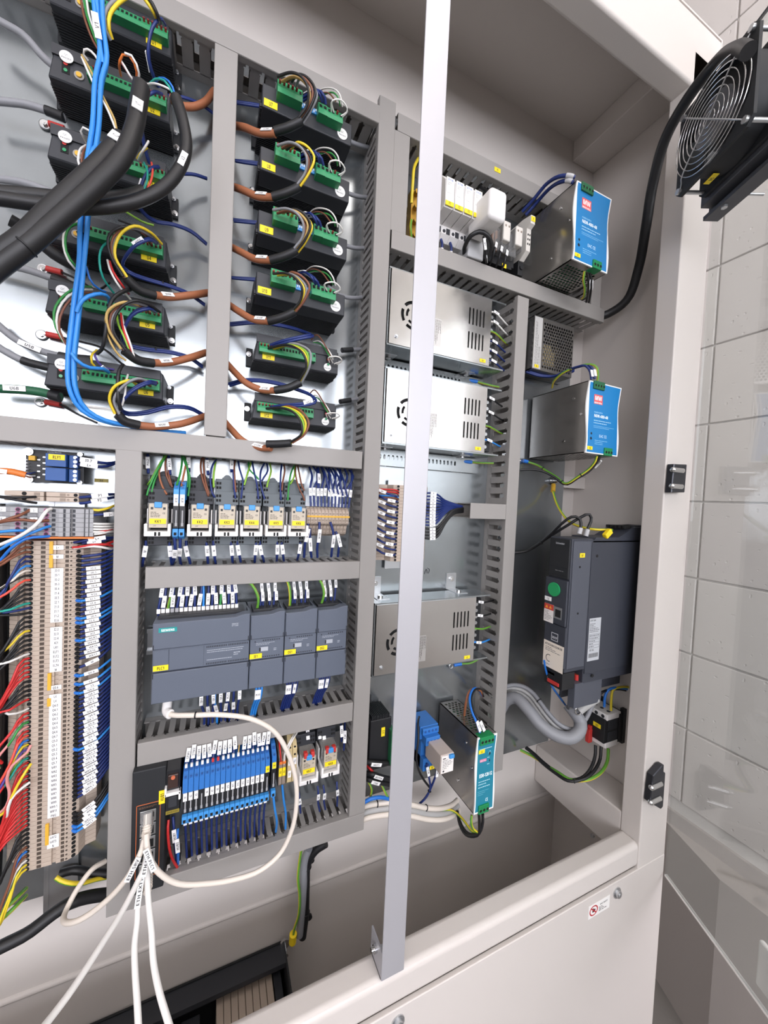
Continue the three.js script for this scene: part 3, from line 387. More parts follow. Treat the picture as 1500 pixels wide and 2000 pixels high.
// coloured signal wires of the left column
const sw = (n, col, a, where) => wire('signal_wire', `thin ${n} signal wire ${where}`, col, 1.15, a);
sw('brown', 'brown', [-145.2,517.9,70,-137.1,484.7,86,-128.9,463.3,90,-121.3,451.8,92], 'falling from drive U1 into the tie of the blue bundle'); sw('green', 'green', [-142.6,519.3,70,-135,487.9,86,-126.7,464.4,92,-120.8,452,94], 'falling from drive U1 into the tie of the blue bundle'); sw('white', 'white', [-140.4,520.6,70,-132.9,488.1,86,-125,466.3,92,-120.4,453.3,94], 'falling from drive U1 into the tie of the blue bundle');
wire('core_wire', 'thick yellow core wire curving down at the top of drive U1', 'yellow', 1.8, [-95,535.3,86,-108.1,509.5,92,-114.5,491.3,94,-115.2,480.8,92,-113.7,477.6,86]); wire('core_wire', 'thick grey core wire beside the yellow one at drive U1', 'grey', 1.8, [-100.5,532.2,86,-115.1,504.5,92,-118.8,488.9,94,-118.2,478.1,92,-115,475.8,86]); wire('core_wire', 'yellow core wire crossing the top trunking edge', 'yellow', 1.8, [-86.7,526.4,96,-79.7,518.6,98,-74.5,515.4,94,-73.5,522.7,80]); wire('core_wire', 'black core wire crossing the top trunking edge', 'black', 1.8, [-83.6,526.8,98,-75.7,518.6,100,-71.3,513.8,96,-71.2,520.7,82]);
for (const [n, c, a] of [['white', 'white', [-123.8,444.3,92,-128.2,449.3,92,-135.3,453.9,88,-138.9,452,84,-135.6,450.5,80]], ['white', 'white', [-140.8,451,80,-133.3,432.3,88,-124.2,413.2,92,-114.7,397.1,94,-106.8,378.9,96]], ['amber', 'yellowD', [-140.8,453.1,80,-131.6,435.2,88,-121.6,414.4,92,-113.8,399.5,94,-107.9,387.9,96,-105.4,374.3,96]]]) sw(n, c === 'yellowD' ? 'tan' : c, a, `strung from drive U2 down to the pale tag${n === 'white' ? (a[1] > 500 && a[0] > -130 ? ', looped at the top' : ', straight length') : ''}`);
sw('orange', 'orange', [-108.3,456,72,-106.1,453.2,90,-101.4,457.8,96,-94.2,456.3,98,-90.2,450.8,94,-92.8,452.2,78], 'in the loop standing up from drive U2'); sw('white', 'white', [-104.7,456.9,88,-98.9,444.5,96,-93.1,438.6,92,-90.3,445.5,84,-87.5,448,96,-93,456,100,-99.7,457.7,98], 'in the loop standing up from drive U2'); sw('pink', 'coral', [-105.6,458.5,86,-100.2,446.8,94,-95.4,442.6,90,-92.1,447.6,82], 'in the loop standing up from drive U2');
sw('white', 'white', [-83.1,452.5,78,-74.5,446.7,90,-64.7,441.1,98,-56.6,438.7,100], 'bridging into the black loop end near drive U2'); sw('teal', 'teal', [-81.2,453.4,78,-71.5,451.2,92,-61.7,444.9,100,-54.6,435.3,100], 'bridging into the black loop end near drive U2'); sw('blue', 'blue', [-78.3,455.9,78,-66.7,454.6,92,-56.8,445.1,100,-52.6,435.1,100], 'bridging into the black loop end near drive U2');
for (const [n, a] of [['U3 at the far left', [-139.4,376.9,64,-139.7,373.1,80,-140.4,375.7,84,-135.6,376,86,-127.5,369.9,90]], ['U4, long arc down its left side', [-142.9,288.2,70,-148.8,271.7,86,-150.8,258.1,90,-149.8,242.9,90,-145.1,231.8,88,-138.5,228.4,80]]]) sw('white', 'white', a, 'of drive ' + n);
sw('brown', 'brown', [-138.5,375.1,64,-137.5,350.7,84,-137.1,337.3,88,-134,328.5,86], 'hanging left of drive U3'); sw('white', 'white', [-140.3,374.3,64,-140.5,351.6,84,-139.7,335.2,88,-134.9,327.1,86], 'hanging left of drive U3'); sw('green', 'green', [-142,286.3,70,-147,270.2,86,-149.1,256.6,90,-148.1,242.4,90,-142.6,232.6,88,-137.7,230.8,80], 'of drive U4, inner arc down its left side');
sw('teal', 'teal', [-85.8,375.9,66,-79.3,354.5,84,-78.8,336.5,92,-82.7,326.6,90], 'dropping into the sleeved cable on drive U3'); sw('red', 'coral', [-78.3,378.9,66,-74.4,356.4,84,-75,339.1,92,-78,332.8,90], 'dropping into the sleeved cable on drive U3');
sw('white', 'white', [-91.4,377.1,66,-84.6,374.6,84,-79.3,382.3,88,-78.7,386.4,86], 'standing up at drive U3'); sw('yellow', 'yellow', [-92.4,377.9,66,-86.2,376,80,-79.9,380.9,84], 'standing up at drive U3'); sw('black', 'black', [-114.1,318.5,40,-99.6,313.5,46,-87.1,306.7,52,-78.1,301.2,56], 'slack under drive U3'); sw('pale green', 'lime', [-110.2,321.2,60,-97.5,314.3,64,-85.4,310.4,64,-75.7,312.6,60], 'slack under drive U3');
for (const [c, n, a] of [['green', 'green', [-134.5,225.2,60,-140.8,210.7,84,-150.9,195.6,90,-156.8,179.6,92,-156.4,164.9,90,-151.2,151.4,84]], ['white', 'white', [-133.5,222.1,60,-139.8,207.7,84,-149.2,192.9,90,-154.2,177.1,92,-154.7,163.2,90,-149.5,149.6,84]], ['brown', 'brown', [-132.5,218.9,60,-138,204.9,84,-146.6,190.4,90,-151.7,174.6,92,-153,161.5,90,-148.6,148.7,84]]]) sw(n, c, a, 'arching round the left end of drive U5');
for (const [c, n, a] of [['teal', 'teal', [-117.4,279.2,64,-120.1,257.7,84,-120.2,241.2,90,-118.2,227.7,86,-112.1,221.4,66]], ['white', 'white', [-115.8,250.3,78,-111.5,236.2,84,-104.2,223.7,82,-96.4,220.1,60]], ['red', 'red', [-113.9,249.7,78,-108.7,235.9,84,-101.4,225.6,82,-98.6,226.7,60]], ['blue', 'blue', [-133.2,235.3,84,-129,221.3,82,-123.1,219,72,-120.2,221.4,64]]]) sw(n, c, a, 'hanging between drives U4 and U5');
for (const [c, n, a] of [['lime', 'lime', [-109.2,200,64,-103,179.5,84,-96.7,165.6,86,-92.3,152,82,-91.3,146.1,76]], ['red', 'red', [-105.3,200.9,64,-99.2,178.1,84,-93.8,162.8,86,-88.7,148.8,80]], ['white', 'white', [-104.3,198.8,64,-97.2,176.3,84,-91.8,162.1,86,-88.2,147.7,80]], ['tan', 'tan', [-116.1,204.1,64,-115.2,182.3,84,-111.2,162.8,88,-102.4,147.1,84,-96.4,143.8,80]]]) sw(n, c, a, 'dropping from drive U5 into the copper cable');
C_('control_cable', 'black looped lead passing in front of drives U5 and U6', 'black', 2, [-90.6,233.5,60,-98.4,219.7,82,-107.4,203.7,92,-111.2,184.5,94,-113.2,166.4,92,-117.5,151.9,84,-125.3,149.4,70]); C_('control_cable', 'short black lead hanging down the front of drive U6', 'black', 2, [-100,139.8,76,-101.7,128.6,86,-102,113.3,88,-101.1,94.8,86,-100.3,88.2,80]);
for (const [c, n, a] of [['yellow', 'yellow', [-127.8,155.7,60,-129.9,147.4,70,-129.7,138.2,74,-126,133.5,62]], ['violet', 'violet', [-128.7,155.6,60,-127.1,144.5,70,-122.2,137.6,62,-113.6,138.7,52]], ['white', 'white', [-97.2,132.2,64,-96,118.7,80,-96,104,84,-99.4,92.9,80]], ['pale green', 'lime', [-154.9,96.9,40,-138.8,91.2,50,-119.9,89.8,58,-104.9,86.8,66]], ['white', 'white', [-153.5,99,42,-137.4,92.1,52,-117.1,91,60,-103.6,87.7,68]]]) sw(n, c, a, n === 'white' ? (a[0] > -110 ? 'dropping in front of drive U6' : 'slack along the underside of drive U6') : n === 'pale green' ? 'slack along the underside of drive U6' : 'in the small loose loop above drive U6');


// ================= DIN rails
const rail = (label, x0, x1, y, v) => { const g = v ? [bb(-17.5, 17.5, x0, x1, 5, 6.2), bb(-17.5, -12.5, x0, x1, 6.2, 7.4), bb(12.5, 17.5, x0, x1, 6.2, 7.4), bb(-13.5, -12.5, x0, x1, 0, 6), bb(12.5, 13.5, x0, x1, 0, 6)].map((q) => q.translate(y, 0, 0)) : [bb(x0, x1, y - 12.5, y + 12.5, 0, 1.2), bb(x0, x1, y + 12.5, y + 17.5, 6, 7.2), bb(x0, x1, y - 17.5, y - 12.5, 6, 7.2), bb(x0, x1, y + 12, y + 13.2, 0, 7), bb(x0, x1, y - 13.2, y - 12, 0, 7)]; return solo('mounting_rail', g, M.zinc, label, 'rail'); };
rail('steel mounting rail behind the six yellow-labelled plug-in relays', -80, 203, -28); rail('steel mounting rail behind the PLC and its modules', -80, 203, -208); rail('steel mounting rail behind the slim blue relays', -80, 203, -410);

// ================= plug-in relays on grey sockets
const relayPrint = printMat(128, 160, (g, w, h) => { g.fillStyle = '#b9ae9c'; g.fillRect(0, 0, w, h); g.fillStyle = '#222'; g.fillRect(12, 22, 18, 16); g.fillRect(98, 22, 18, 16); small(g, 12, 54, 70, 4, 10, '#4a4238', 5); txt(g, 'CE', 104, 62, 16, '#333', 'center', 'bold'); txt(g, '24V', 30, 146, 13, '#333'); });
function plugRelay(x, y, tag, dark, label) {
  const t = thing('plug_in_relay', label, 'relay', [x, y, 0]), sm = dark ? M.char : mat(0x5d6468, .55), sock = part(t, 'socket', [rb(-14.6, 14.6, 21, 39, 8, 50, 1), rb(-14.6, 14.6, 38, 56, 8, 38, 1), rb(-14.6, 14.6, -33, -17, 8, 48, 1), rb(-14.6, 14.6, -20, 24, 8, 36, 1), bb(-6, 6, 54, 58, 12, 34), cy(5, 4, 'z', 0, 57, 30, 14)], sm);
  const h = []; for (const [yy, z] of [[27, 50], [33, 50], [44, 38], [50, 38], [-24, 48], [-29, 48]]) for (const xx of [-12, -8.6, 8.6, 12]) h.push(bx(2.6, 3.4, .8, xx, yy, z)); part(sock, 'wire_opening', h, M.hole);
  const r = part(t, 'relay_body', [rb(-9.6, 9.6, -8, 21, 36, 75, 1)], M.off); part(r, 'printed_front', sheet(19, 28.5).translate(0, 6.4, 75.2), relayPrint); part(r, 'test_flag', [rb(-4, 4, 16, 23, 73, 77.5, 1)], M.relayL);
  part(t, 'relay_cover', [bb(-10.6, -10, -8, 21, 38, 76), bb(10, 10.6, -8, 21, 38, 76), bb(-10.6, 10.6, 21, 21.6, 38, 76)], M.clear);
  part(t, 'holding_clip', [rb(-13.8, 13.8, -18, -12, 44, 79, 1), rb(-13.8, -10.4, -14, -3, 50, 79, 1), rb(10.4, 13.8, -14, -3, 50, 79, 1), bb(-13.8, -12, -12, 14, 40, 58), bb(12, 13.8, -12, 14, 40, 58)], M.white); part(t, 'clip_slot', [bx(2.2, 4.6, .6, -2, -15, 79), bx(2.2, 4.6, .6, 2, -15, 79)], M.hole);
  tagAt(t, tag, 17, 6.2, 0, 0, 76.4, 'y'); return t;
}
const KKx = [-62, -17, 14, 44, 75, 105];
KKx.forEach((x, i) => plugRelay(x, -38, 'KK' + (i + 1), i < 2, `plug-in relay in a white clip with yellow label KK${i + 1}`));
plugRelay(133, -395, 'KK7', true, 'plug-in relay with red flags and yellow label KK7, low beside the beige fuse pair'); plugRelay(165, -392, 'KK8', true, 'plug-in relay with red flags and yellow label KK8, low against the slotted trunking');
for (const x of [133, 165]) for (const k of [-1, 1]) solo('red_flag', [rb(x + k * 5 - 2.6, x + k * 5 + 2.6, -376, -368, 70, 77, .8)], M.red, `small red flag on the ${k < 0 ? 'left' : 'right'} half of relay ${x < 150 ? 'KK7' : 'KK8'}`, 'flag');
// ================= slim interface relays
function slimRelay(x, y, o, label, group) {
  const t = thing('slim_relay', label, 'relay', [x, y, 0], group), w = 2.95, { head = 78, foot = 78 } = o;
  part(t, 'housing', [side([8, -34, 66, -34, 74, -28, 74, 4, 66, 6, 8, 6], -w, w)], M.black);
  part(t, 'head', [side([30, 31, 62, 28, head, 19, head, 2, 70, 2, 8, 4, 8, 28], -w, w, [], .3)], M.relay); part(t, 'head_opening', [cy(1.3, .8, 'z', 0, 22, head - .5, 8), bx(3.4, 3.4, .8, 0, 26.5, 69).rotateX(0)], M.relayD);
  part(t, 'lamp_pipe', [bx(1.4, 17, 1, .3, -15, 74.2), bx(2.4, 4, 1.2, .3, -24, 74.2)], M.grayT);
  part(t, 'foot', [side([40, -42, 70, -42, foot, -38, foot, -29, 70, -29], -w, w, [], .3)], M.relayL); part(t, 'foot_opening', [bx(3, 3.6, .8, 0, -35, foot + .1)], M.hole);
  if (o.tag) tagAt(t, o.tag, 4.6, 10.5, 0, -6, 74.6, 'w', 1);
  if (o.y) tagAt(t, o.y, 5, 8.6, 0, 7, head + .2, 'y', 1);
  return t;
}
const kTag = ['K1', 'K2', 'K3', '', 'K6', 'K7', 'K8', 'K9', 'K10', 'K11', 'K12', 'K13', 'K14', 'K15', 'K16', 'K17', '', ''];
kTag.forEach((k, i) => slimRelay(-25 + i * 6.25 + (i > 16 ? 2.5 : 0), -383 + (i > 16 ? 3 : 0), { tag: k, y: i > 15 ? 'KE' : '' }, k ? `slim blue topped relay with white label ${k} in the bottom row` : i === 3 ? 'slim blue topped relay without a label between K3 and K6' : i === 16 ? 'slim blue relay with a yellow marker next after K17' : 'last slim blue relay with a yellow marker, set a little apart from the row'));
for (const [x, s] of [[-43.5, 'K18'], [-36.8, 'K19']]) slimRelay(x, -18, { tag: '', head: 76 }, `slim bright blue relay with white label ${s} between relays KK1 and KK2`).children.forEach((m) => { if (m.name === 'head') { m.material = M.relayL; } });
for (const [x, s] of [[-43.5, 'K18'], [-36.8, 'K19']]) solo('label_plate', [tagGeo(s, 5, 14, .6, 'w', 1).translate(x, -12, 77.2)], M.print, `upright white label plate reading ${s}`, 'label');
// ================= beige two-level terminals right of the relays
for (let i = 0; i < 12; i++) {
  const t = thing('terminal_block', `beige two level terminal in the row right of relay KK6, ${['first', 'second', 'third', 'fourth', 'fifth', 'sixth', 'seventh', 'eighth', 'ninth', 'tenth', 'eleventh', 'last'][i]} from that relay`, 'terminal', [124.5 + i * 5.35, -30, 0]);
  part(t, 'housing', [side([8, 14, 44, 14, 52, 8, 52, -10, 44, -14, 40, -26, 30, -30, 8, -30], -2.45, 2.45, [], .2)], M.beige);
  part(t, 'wire_opening', [bx(3, 3.4, .8, 0, 11, 48).rotateX(-0), cy(1.4, .8, 'z', 0, 5, 52.2, 8), bx(3, 3, .8, 0, -5, 52.2), cy(1.5, .8, 'z', 0, -9, 52.2, 8), bx(3, 3, .8, 0, -19, 42.4), cy(1.5, .8, 'z', 0, -24, 40.6, 8)], M.beigeD);
}
solo('bridge_bar', [bb(122, 187, -30.6, -28, 51.6, 53.4)], M.yellowD, 'long yellow bridge strip running across the beige two level terminals', 'bridge');
// ================= PLC: processor and three modules
{
  const logo = printMat(256, 64, (g, w, h) => { g.fillStyle = '#1f8f8d'; g.fillRect(0, 0, w, h); txt(g, 'SIEMENS', w / 2, h / 2 + 2, 44, '#fff', 'center', 'bold'); });
  const series = printMat(256, 96, (g, w, h) => { g.fillStyle = '#5a616e'; g.fillRect(0, 0, w, h); txt(g, 'SIMATIC', 20, 30, 40, '#c9cdd2'); txt(g, 'S7-1200', 20, 70, 40, '#c9cdd2'); }, .5);
  const ledStrip = printMat(512, 128, (g, w, h) => { g.fillStyle = '#5a616e'; g.fillRect(0, 0, w, h); for (let i = 0; i < 24; i++) { g.fillStyle = '#2b2f38'; g.fillRect(14 + i * 20 + (i > 11 ? 12 : 0), 6, 12, 11); g.fillRect(14 + i * 20 + (i > 11 ? 12 : 0), 112, 12, 11); } small(g, 20, 32, 440, 2, 12, '#aab0b8', 5); small(g, 330, 62, 120, 2, 13, '#aab0b8', 7); small(g, 20, 92, 300, 1, 12, '#aab0b8', 5); }, .5);
  const modStrip = printMat(256, 160, (g, w, h) => { g.fillStyle = '#5a616e'; g.fillRect(0, 0, w, h); for (let i = 0; i < 8; i++) { g.fillStyle = '#2b2f38'; g.fillRect(92 + i * 18, 6, 11, 10); g.fillRect(92 + i * 18, 142, 11, 10); } g.fillRect(28, 12, 10, 10); small(g, 40, 30, 160, 2, 12, '#aab0b8', 5); small(g, 180, 84, 60, 2, 13, '#aab0b8', 6); g.fillStyle = '#a9adb4'; g.fillRect(76, 66, 60, 34); g.fillStyle = '#14161a'; g.fillRect(66, 70, 12, 30); }, .5);
  function plcUnit(x, w, tag, label, cpu) {
    const t = thing(cpu ? 'controller' : 'controller_module', label, cpu ? 'controller' : 'module', [x, -258, 0]);
    part(t, 'housing', [rb(.3, w - .3, 2, 97, 8, 72, 1.5), rb(.3, w - .3, 8, 92, 70, 77, 1)], M.plcD);
    part(t, 'terminal_strip', [rb(4, w - 6, 88, 101, 34, 64, 1), rb(4, w - 6, -1, 10, 34, 64, 1)], M.black);
    part(t, 'upper_cover', [ext([.4, 66, w - .4, 66, w - .4, 101, w - 8, 101, w - 18, 98, .4, 97.5], 66, 82.5, [], 1), bb(.4, 2, 66, 97, 40, 70), bb(w - 2, w - .4, 66, 100, 40, 70)], M.plc);
    part(t, 'middle_band', [rb(.4, w - .4, 37.5, 65.4, 70, 80, 1)], M.plc); part(t, 'lower_cover', [ext([.4, 0, w - .4, 0, w - .4, 36.8, .4, 36.8], 60, 82.5, [], 1)], M.plc);
    part(t, 'cover_notch', [1.5, w - 2].flatMap((q) => [bx(.8, 6, .4, q, 69, 82.5), bx(.8, 6, .4, q, 34, 82.5)]), M.hole);
    if (cpu) { part(t, 'maker_plate', sheet(19.5, 5.6).translate(16.2, 89.5, 82.7), logo); part(t, 'series_print', sheet(14, 5.4, .2).translate(93.5, 88.5, 82.5), series); part(t, 'lamp_strip', sheet(52, 26, .3).translate(83.5, 51.5, 80), ledStrip); part(t, 'service_flap', [rb(1.5, 17.5, 38.5, 64.5, 79, 80.8, .5), rb(18, 56, 38.5, 64.5, 79, 80.6, .5)], M.plc); part(t, 'network_socket', [rb(8, 22, -2, 6, 58, 74, 1)], M.plcD); }
    else part(t, 'lamp_strip', sheet(w - 3, 26, .3).translate(w / 2, 51.5, 80), modStrip);
    tagAt(t, tag, cpu ? 16 : 15.5, 6.4, cpu ? 9.5 : 8, 43, 81.2, 'y');
  }
  plcUnit(-64.2, 110.2, 'PLC1', 'wide grey programmable controller with a teal maker plate and yellow label PLC1', true);
  plcUnit(46.2, 44.6, 'IE1', 'grey controller module with yellow label IE1', false); plcUnit(91, 44.6, 'OE1', 'grey controller module with yellow label OE1', false); plcUnit(135.8, 44.6, 'OE2', 'grey controller module with yellow label OE2', false);
}
function fwN(k) { fwN.c ??= {}; return (fwN.c[k] = (fwN.c[k] ?? 0) + 1) > 1; }
// wires from the trunking above into the relay sockets
const nth2 = ['first', 'second', 'third', 'fourth', 'fifth', 'sixth', 'seventh', 'eighth', 'ninth', 'tenth', 'eleventh', 'last'];
const fw = (col, label, a, o = {}) => wire('feed_wire', label, col, o.r ?? 1.25, a, o);
[['earth', '1', [-58.8,47.6,22,-63.7,37.9,36,-68.5,25,44,-76.3,6.8,46,-77.7,5.3,44]], ['green', '1', [-60,46.3,24,-64,32.6,40,-69.8,18.9,46,-76.9,-4,50,-77.2,-8.3,52]], ['green', '1', [-62.8,45.9,22,-65.8,26.6,38,-70.5,10,46,-72.5,-3.8,50]], ['copper', '1', [-62.1,46.5,20,-65.9,28.6,38,-66,18.4,42,-61.9,4.6,46,-55.8,-6,52]], ['brown', '1', [-60.3,46.7,20,-60.1,33.1,36,-57.9,18.9,42,-52.2,5.2,44]], ['brown', '1', [-58.5,45.8,20,-57,27.3,36,-54.4,15.1,42,-50.6,3.3,46]],
['green', '2', [-41.2,47.1,22,-37.6,36.7,40,-33.3,26.5,46,-30.8,14.4,48,-32,-6.9,54]], ['green', '2', [-40.1,47.4,20,-35.7,34.8,40,-32.7,16.4,46,-33.4,4.1,50]], ['copper', '2', [-36.2,47,22,-36.4,32.6,42,-37.5,19.7,56,-38.3,9.5,66,-38.4,5.5,72]], ['green', '2', [-42.5,47.2,20,-41.1,34.4,40,-41.5,19.4,58,-42.6,10.7,70,-43.4,6.2,74]], ['brown', '2', [-18.6,47.2,20,-19.2,32.2,36,-16.7,17.5,44,-10.5,-.8,50,-8.4,-5.8,54]], ['brown', '2', [-16.6,46.7,20,-15.4,32.5,36,-13.3,15.6,44,-7.8,-3.8,52]],
['navy', '3', [1.5,47.3,22,-5,35.3,38,-7,18.1,44,-3.9,-2.6,50,-1,-6.9,54]], ['lime', '3', [-.5,46.6,20,-2.1,33.4,38,-3.2,18.4,44,-2.3,5.8,48]], ['navy', '3', [21.8,46.1,22,21.2,30.9,38,22.3,9.3,46,24.4,-7.5,54]], ['brown', '3', [23.9,46.5,20,22.3,33.1,38,23.4,15.8,44,24.9,.9,50]], ['navy', '4', [27.5,46.6,22,29.5,31.4,40,33.6,16.4,46,32.2,1.3,50,31.5,-7.6,54]], ['lime', '4', [46,46.1,20,40.8,32.3,38,37.2,18.7,46,35.3,11.1,48]], ['navy', '4', [46.5,46,22,48,30.5,40,52,10.9,48,53.7,-7.4,54]], ['navy', '5', [64.3,46.3,22,56.8,31.2,40,56.5,13.4,48,61.9,-7,54]], ['green', '4', [41.8,46.4,20,42.3,32.4,38,49,26.2,42,54.2,19.9,44]], ['lime', '5', [71.2,45.8,20,71.1,32.3,38,66.3,16.2,46,65,9.5,48]], ['navy', '5', [66.5,46,22,66.1,31.8,40,60.4,22.4,44,58.2,17.9,46]], ['navy', '5', [88.4,47.1,22,84.4,30.9,40,83.4,10.4,48,83.9,-7.2,54]], ['brown', '5', [91.5,46.8,20,90.1,33.6,38,86.5,17.4,46,85.4,6.1,50]], ['green', '6', [107.7,46.4,20,98.8,31.9,40,95.1,13.3,48,93.3,-7.3,54]], ['lime', '6', [107.3,45.7,20,103.7,27.6,40,97.2,15.7,46]], ['brown', '6', [108.9,45.8,20,106,30.2,38,109.7,11.9,46,115.7,-1.5,52,117.1,-7,54]], ['brown', '6', [112,45.6,20,111.7,30.6,38,113.4,16.7,46,116.9,7.7,50]]
].forEach(([c, n, a]) => fw(c, `${{ earth: 'green and yellow', copper: 'copper brown', navy: 'navy' }[c] ?? c} wire dropping into the socket of relay KK${n}${fwN(c + n) ? `, ${ORD(fwN.c[c + n])} of that colour there` : ''}`, a));
[[95, 'PUL2'], [228, 'PUL1'], [350, 'PUL3'], [470, 'PUL5'], [625, 'M'], [1178, 'W1']].forEach(([X, s], i) => { const a = [[-81.5,44.8,24,-79.4,33.7,34,-77.9,19.6,40], [-58,44.9,24,-55.5,33.6,34,-53.9,19.3,40], [-34.6,46.3,26,-33.4,35.3,36,-32.5,24.8,40], [-12.2,46.3,24,-11,35.1,34,-9.8,22.3,40], [19.2,46,24,19,36.3,34,18.8,28.5,40], [142.5,44,26,140.1,25.4,40,139.7,8.8,46]][i]; void X; fw('navy', `short navy wire with upright tag ${s} above the relay row`, a, { r: 1.7, tags: [[.55, s, 17, 4.6, 'w']] }); });
for (let i = 0; i < 12; i++) { const a = [129.2,45.7,20,130.9,29.6,36,126.9,12.8,44,127.9,-14.8,48], b = [197.8,47.2,20,198,34,36,189.7,11.4,44,186.2,-15.3,48], k = i / 11, m = a.map((v, j) => v + (b[j] - v) * k + (j === 3 ? Math.sin(i * 2.1) * 5 : 0)); fw('navy', `navy wire into the beige two level terminals, tag ${['X21', 'X22', 'X23', 'X24', 'X25', 'X26', 'X31', 'X32', 'X33', 'X34', 'X35', 'X36'][i]}`, m, { r: 1.6, tags: [[.7, ['X21', 'X22', 'X23', 'X24', 'X25', 'X26', 'X31', 'X32', 'X33', 'X34', 'X35', 'X36'][i], 11.5, 4.2, 'w', [0, .1, 1]]] }); }
for (let i = 0; i < 5; i++) fw('navy', `untagged navy wire in the curved bunch above the beige two level terminals, ${ORD(i + 1)} of five`, shift([147.8,45.7,24,149.6,33,42,152.2,18.9,46,155.6,7.3,46], i * 7, i * -1.5, i * .6), { r: 1.6 });
// wires leaving below the relays, each with a tag
[[80, 30, 'M', 64], [240, 24, '2', 245], [340, 26, 'M', 362], [470, 24, 'KK2', 476], [512, 24, 'M', 525], [625, 22, 'KK3', 632], [668, 24, 'M', 682], [780, 22, 'KK4', 775], [810, 24, 'M', 832], [918, 22, 'KK5', 916], [948, 24, 'M', 958], [1060, 22, 'KK6', 1050]].forEach(([X, d, s, X2], i) => { void X; void d; void X2; const A = [[-77.9,-65,46,-77.8,-76.3,50,-80.7,-90.7,46,-82.4,-98.4,36], [-52.5,-65.2,46,-50.8,-76.7,50,-49.5,-91.5,46,-49.5,-99.4,36], [-33.3,-65.2,46,-32.4,-77,50,-28.7,-91.1,46,-27.9,-100.1,36], [-9.7,-65.4,46,-8.1,-77.4,50,-7.1,-91.6,46,-6.7,-99.8,36], [-1.3,-65.4,46,-.2,-77.5,50,1.7,-91.9,46,3,-99,36], [20.5,-65.5,46,21.9,-77.8,50,23.2,-91.4,46,24.2,-98.5,36], [28.4,-65.5,46,30.2,-78,50,33.2,-90.5,46,34.8,-97.7,36], [53.4,-65.7,46,52.6,-78.3,50,52.5,-89.9,46,53.2,-98.3,36], [58,-65.7,46,59.2,-78.4,50,63.4,-90.2,46,66.1,-97.5,36], [82,-65.8,46,81.7,-76.5,50,82.3,-89.5,46,83.6,-96.9,36], [87.6,-65.8,46,88.7,-76.6,50,91.1,-88.5,46,93.9,-96.7,36], [115,-66,46,113.3,-76.9,50,112.7,-87.9,46,113.5,-95.3,36]][i]; fw('navy', `navy wire below the plug-in relays with tag ${s}, ${nth2[i]} along the row`, A, { r: 1.7, tags: [[.33, s, 14, 5]] }); });
fw('navy', 'navy wire below slim relay K18 with tag STO', [-44.8,-56.3,72,-43.6,-70.1,70,-45.5,-85.9,56,-49.6,-98.4,36], { r: 1.8, tags: [[.4, 'STO', 15, 5]] }); fw('navy', 'navy wire below slim relay K19 with tag STG', [-38.4,-56.3,72,-38.2,-68.2,70,-39.6,-84.1,56,-39,-98.7,36], { r: 1.8, tags: [[.38, 'STG', 15, 5]] });
[[124.4,-37.9,50,123.3,-51.3,54,121,-70.1,50,122.4,-91.4,40], [129.6,-47.7,42,128.5,-65.8,48,130.4,-80.1,46,134.2,-92,38], [140,-37.3,54,140.2,-55.8,54,139.7,-75.2,48,143.3,-92.2,38], [156.4,-37,54,161.9,-53.4,54,162.8,-75.5,48,164.9,-91.5,38], [168.5,-52,44,173.4,-68.4,48,174.2,-81,44,175.5,-91.7,38]].forEach((a, i) => fw('navy', `navy wire with a white tag hanging below the beige two level terminals, ${nth2[i]} along the row`, a, { r: 1.9, tags: [[i % 2 ? .5 : .34, ['W8', 'W9', 'W10', 'W11', 'W12'][i], 20, 5]] }));
// ---- wires above and below the PLC
const plcTop = ['L+', 'M', 'L.PLC', 'M.PLC', 'I0.0', 'I0.1', 'I0.2', 'I0.3', 'I0.4', 'I0.5', 'I0.6', 'I0.7', 'I1.0', 'I1.1', 'I1.2', 'I1.3', 'I1.4', 'M.PL', 'AI1'];
{ const a = [-62.2,-165.3,44,30.3,-162.1,44], b = [-57.9,-124.2,44,25.4,-125.1,46]; plcTop.forEach((s, i) => { const k = i / 18, x = a[0] + (a[3] - a[0]) * k, x2 = b[0] + (b[3] - b[0]) * k + Math.sin(i * 3.7) * 3, w = wire('input_wire', `wire with tag ${s}, ${ORD(i + 1)} along the top of the PLC`, i === 2 ? 'earth' : i === 10 ? 'sky' : i === 14 ? 'green' : 'navy', 1.6, [x2, -108, 40, (x + x2) / 2 + 1, -130, 46, x, -152, 48, x, -161, 46], { tags: i === 10 ? [] : [[.42 + (i % 2) * .24, s, 15, 4.6, 'w', [0, .35, 1]]] }); part(w, 'ferrule_collar', [rb(x - 2.1, x + 2.1, -158, -152, 46, 50, .6)], i === 3 || i === 4 ? M.grayT : M.white); }); }
[[46, 'IE', 6], [91, 'OE', 6], [136, 'OF', 5]].forEach(([x, s, n], m) => { wire('earth_wire', `green and yellow earth wire curving down into module ${['IE1', 'OE1', 'OE2'][m]}`, 'earth', 1.9, [x + [-18, -4, -6][m], -112, 34, x + [2, 6, 8][m], -124, 58, x + [11, 9, 13][m], -142, 62, x + 10, -163, 56]); for (let i = 0; i < n; i++) { const q = x + 15 + i * 4.6; wire('input_wire', `navy wire into the top of module ${['IE1', 'OE1', 'OE2'][m]} with tag ${s + i}`, i % 3 === 2 ? 'black' : 'navy', 1.5, [q - 2 + Math.sin(i * 5) * 3, -108, 36, q + Math.cos(i * 3) * 2, -134, 46, q, -163, 48], { tags: [[.45 + .22 * (i % 2), s + i, 13, 4.2, 'w', [0, .35, 1]]] }); } });
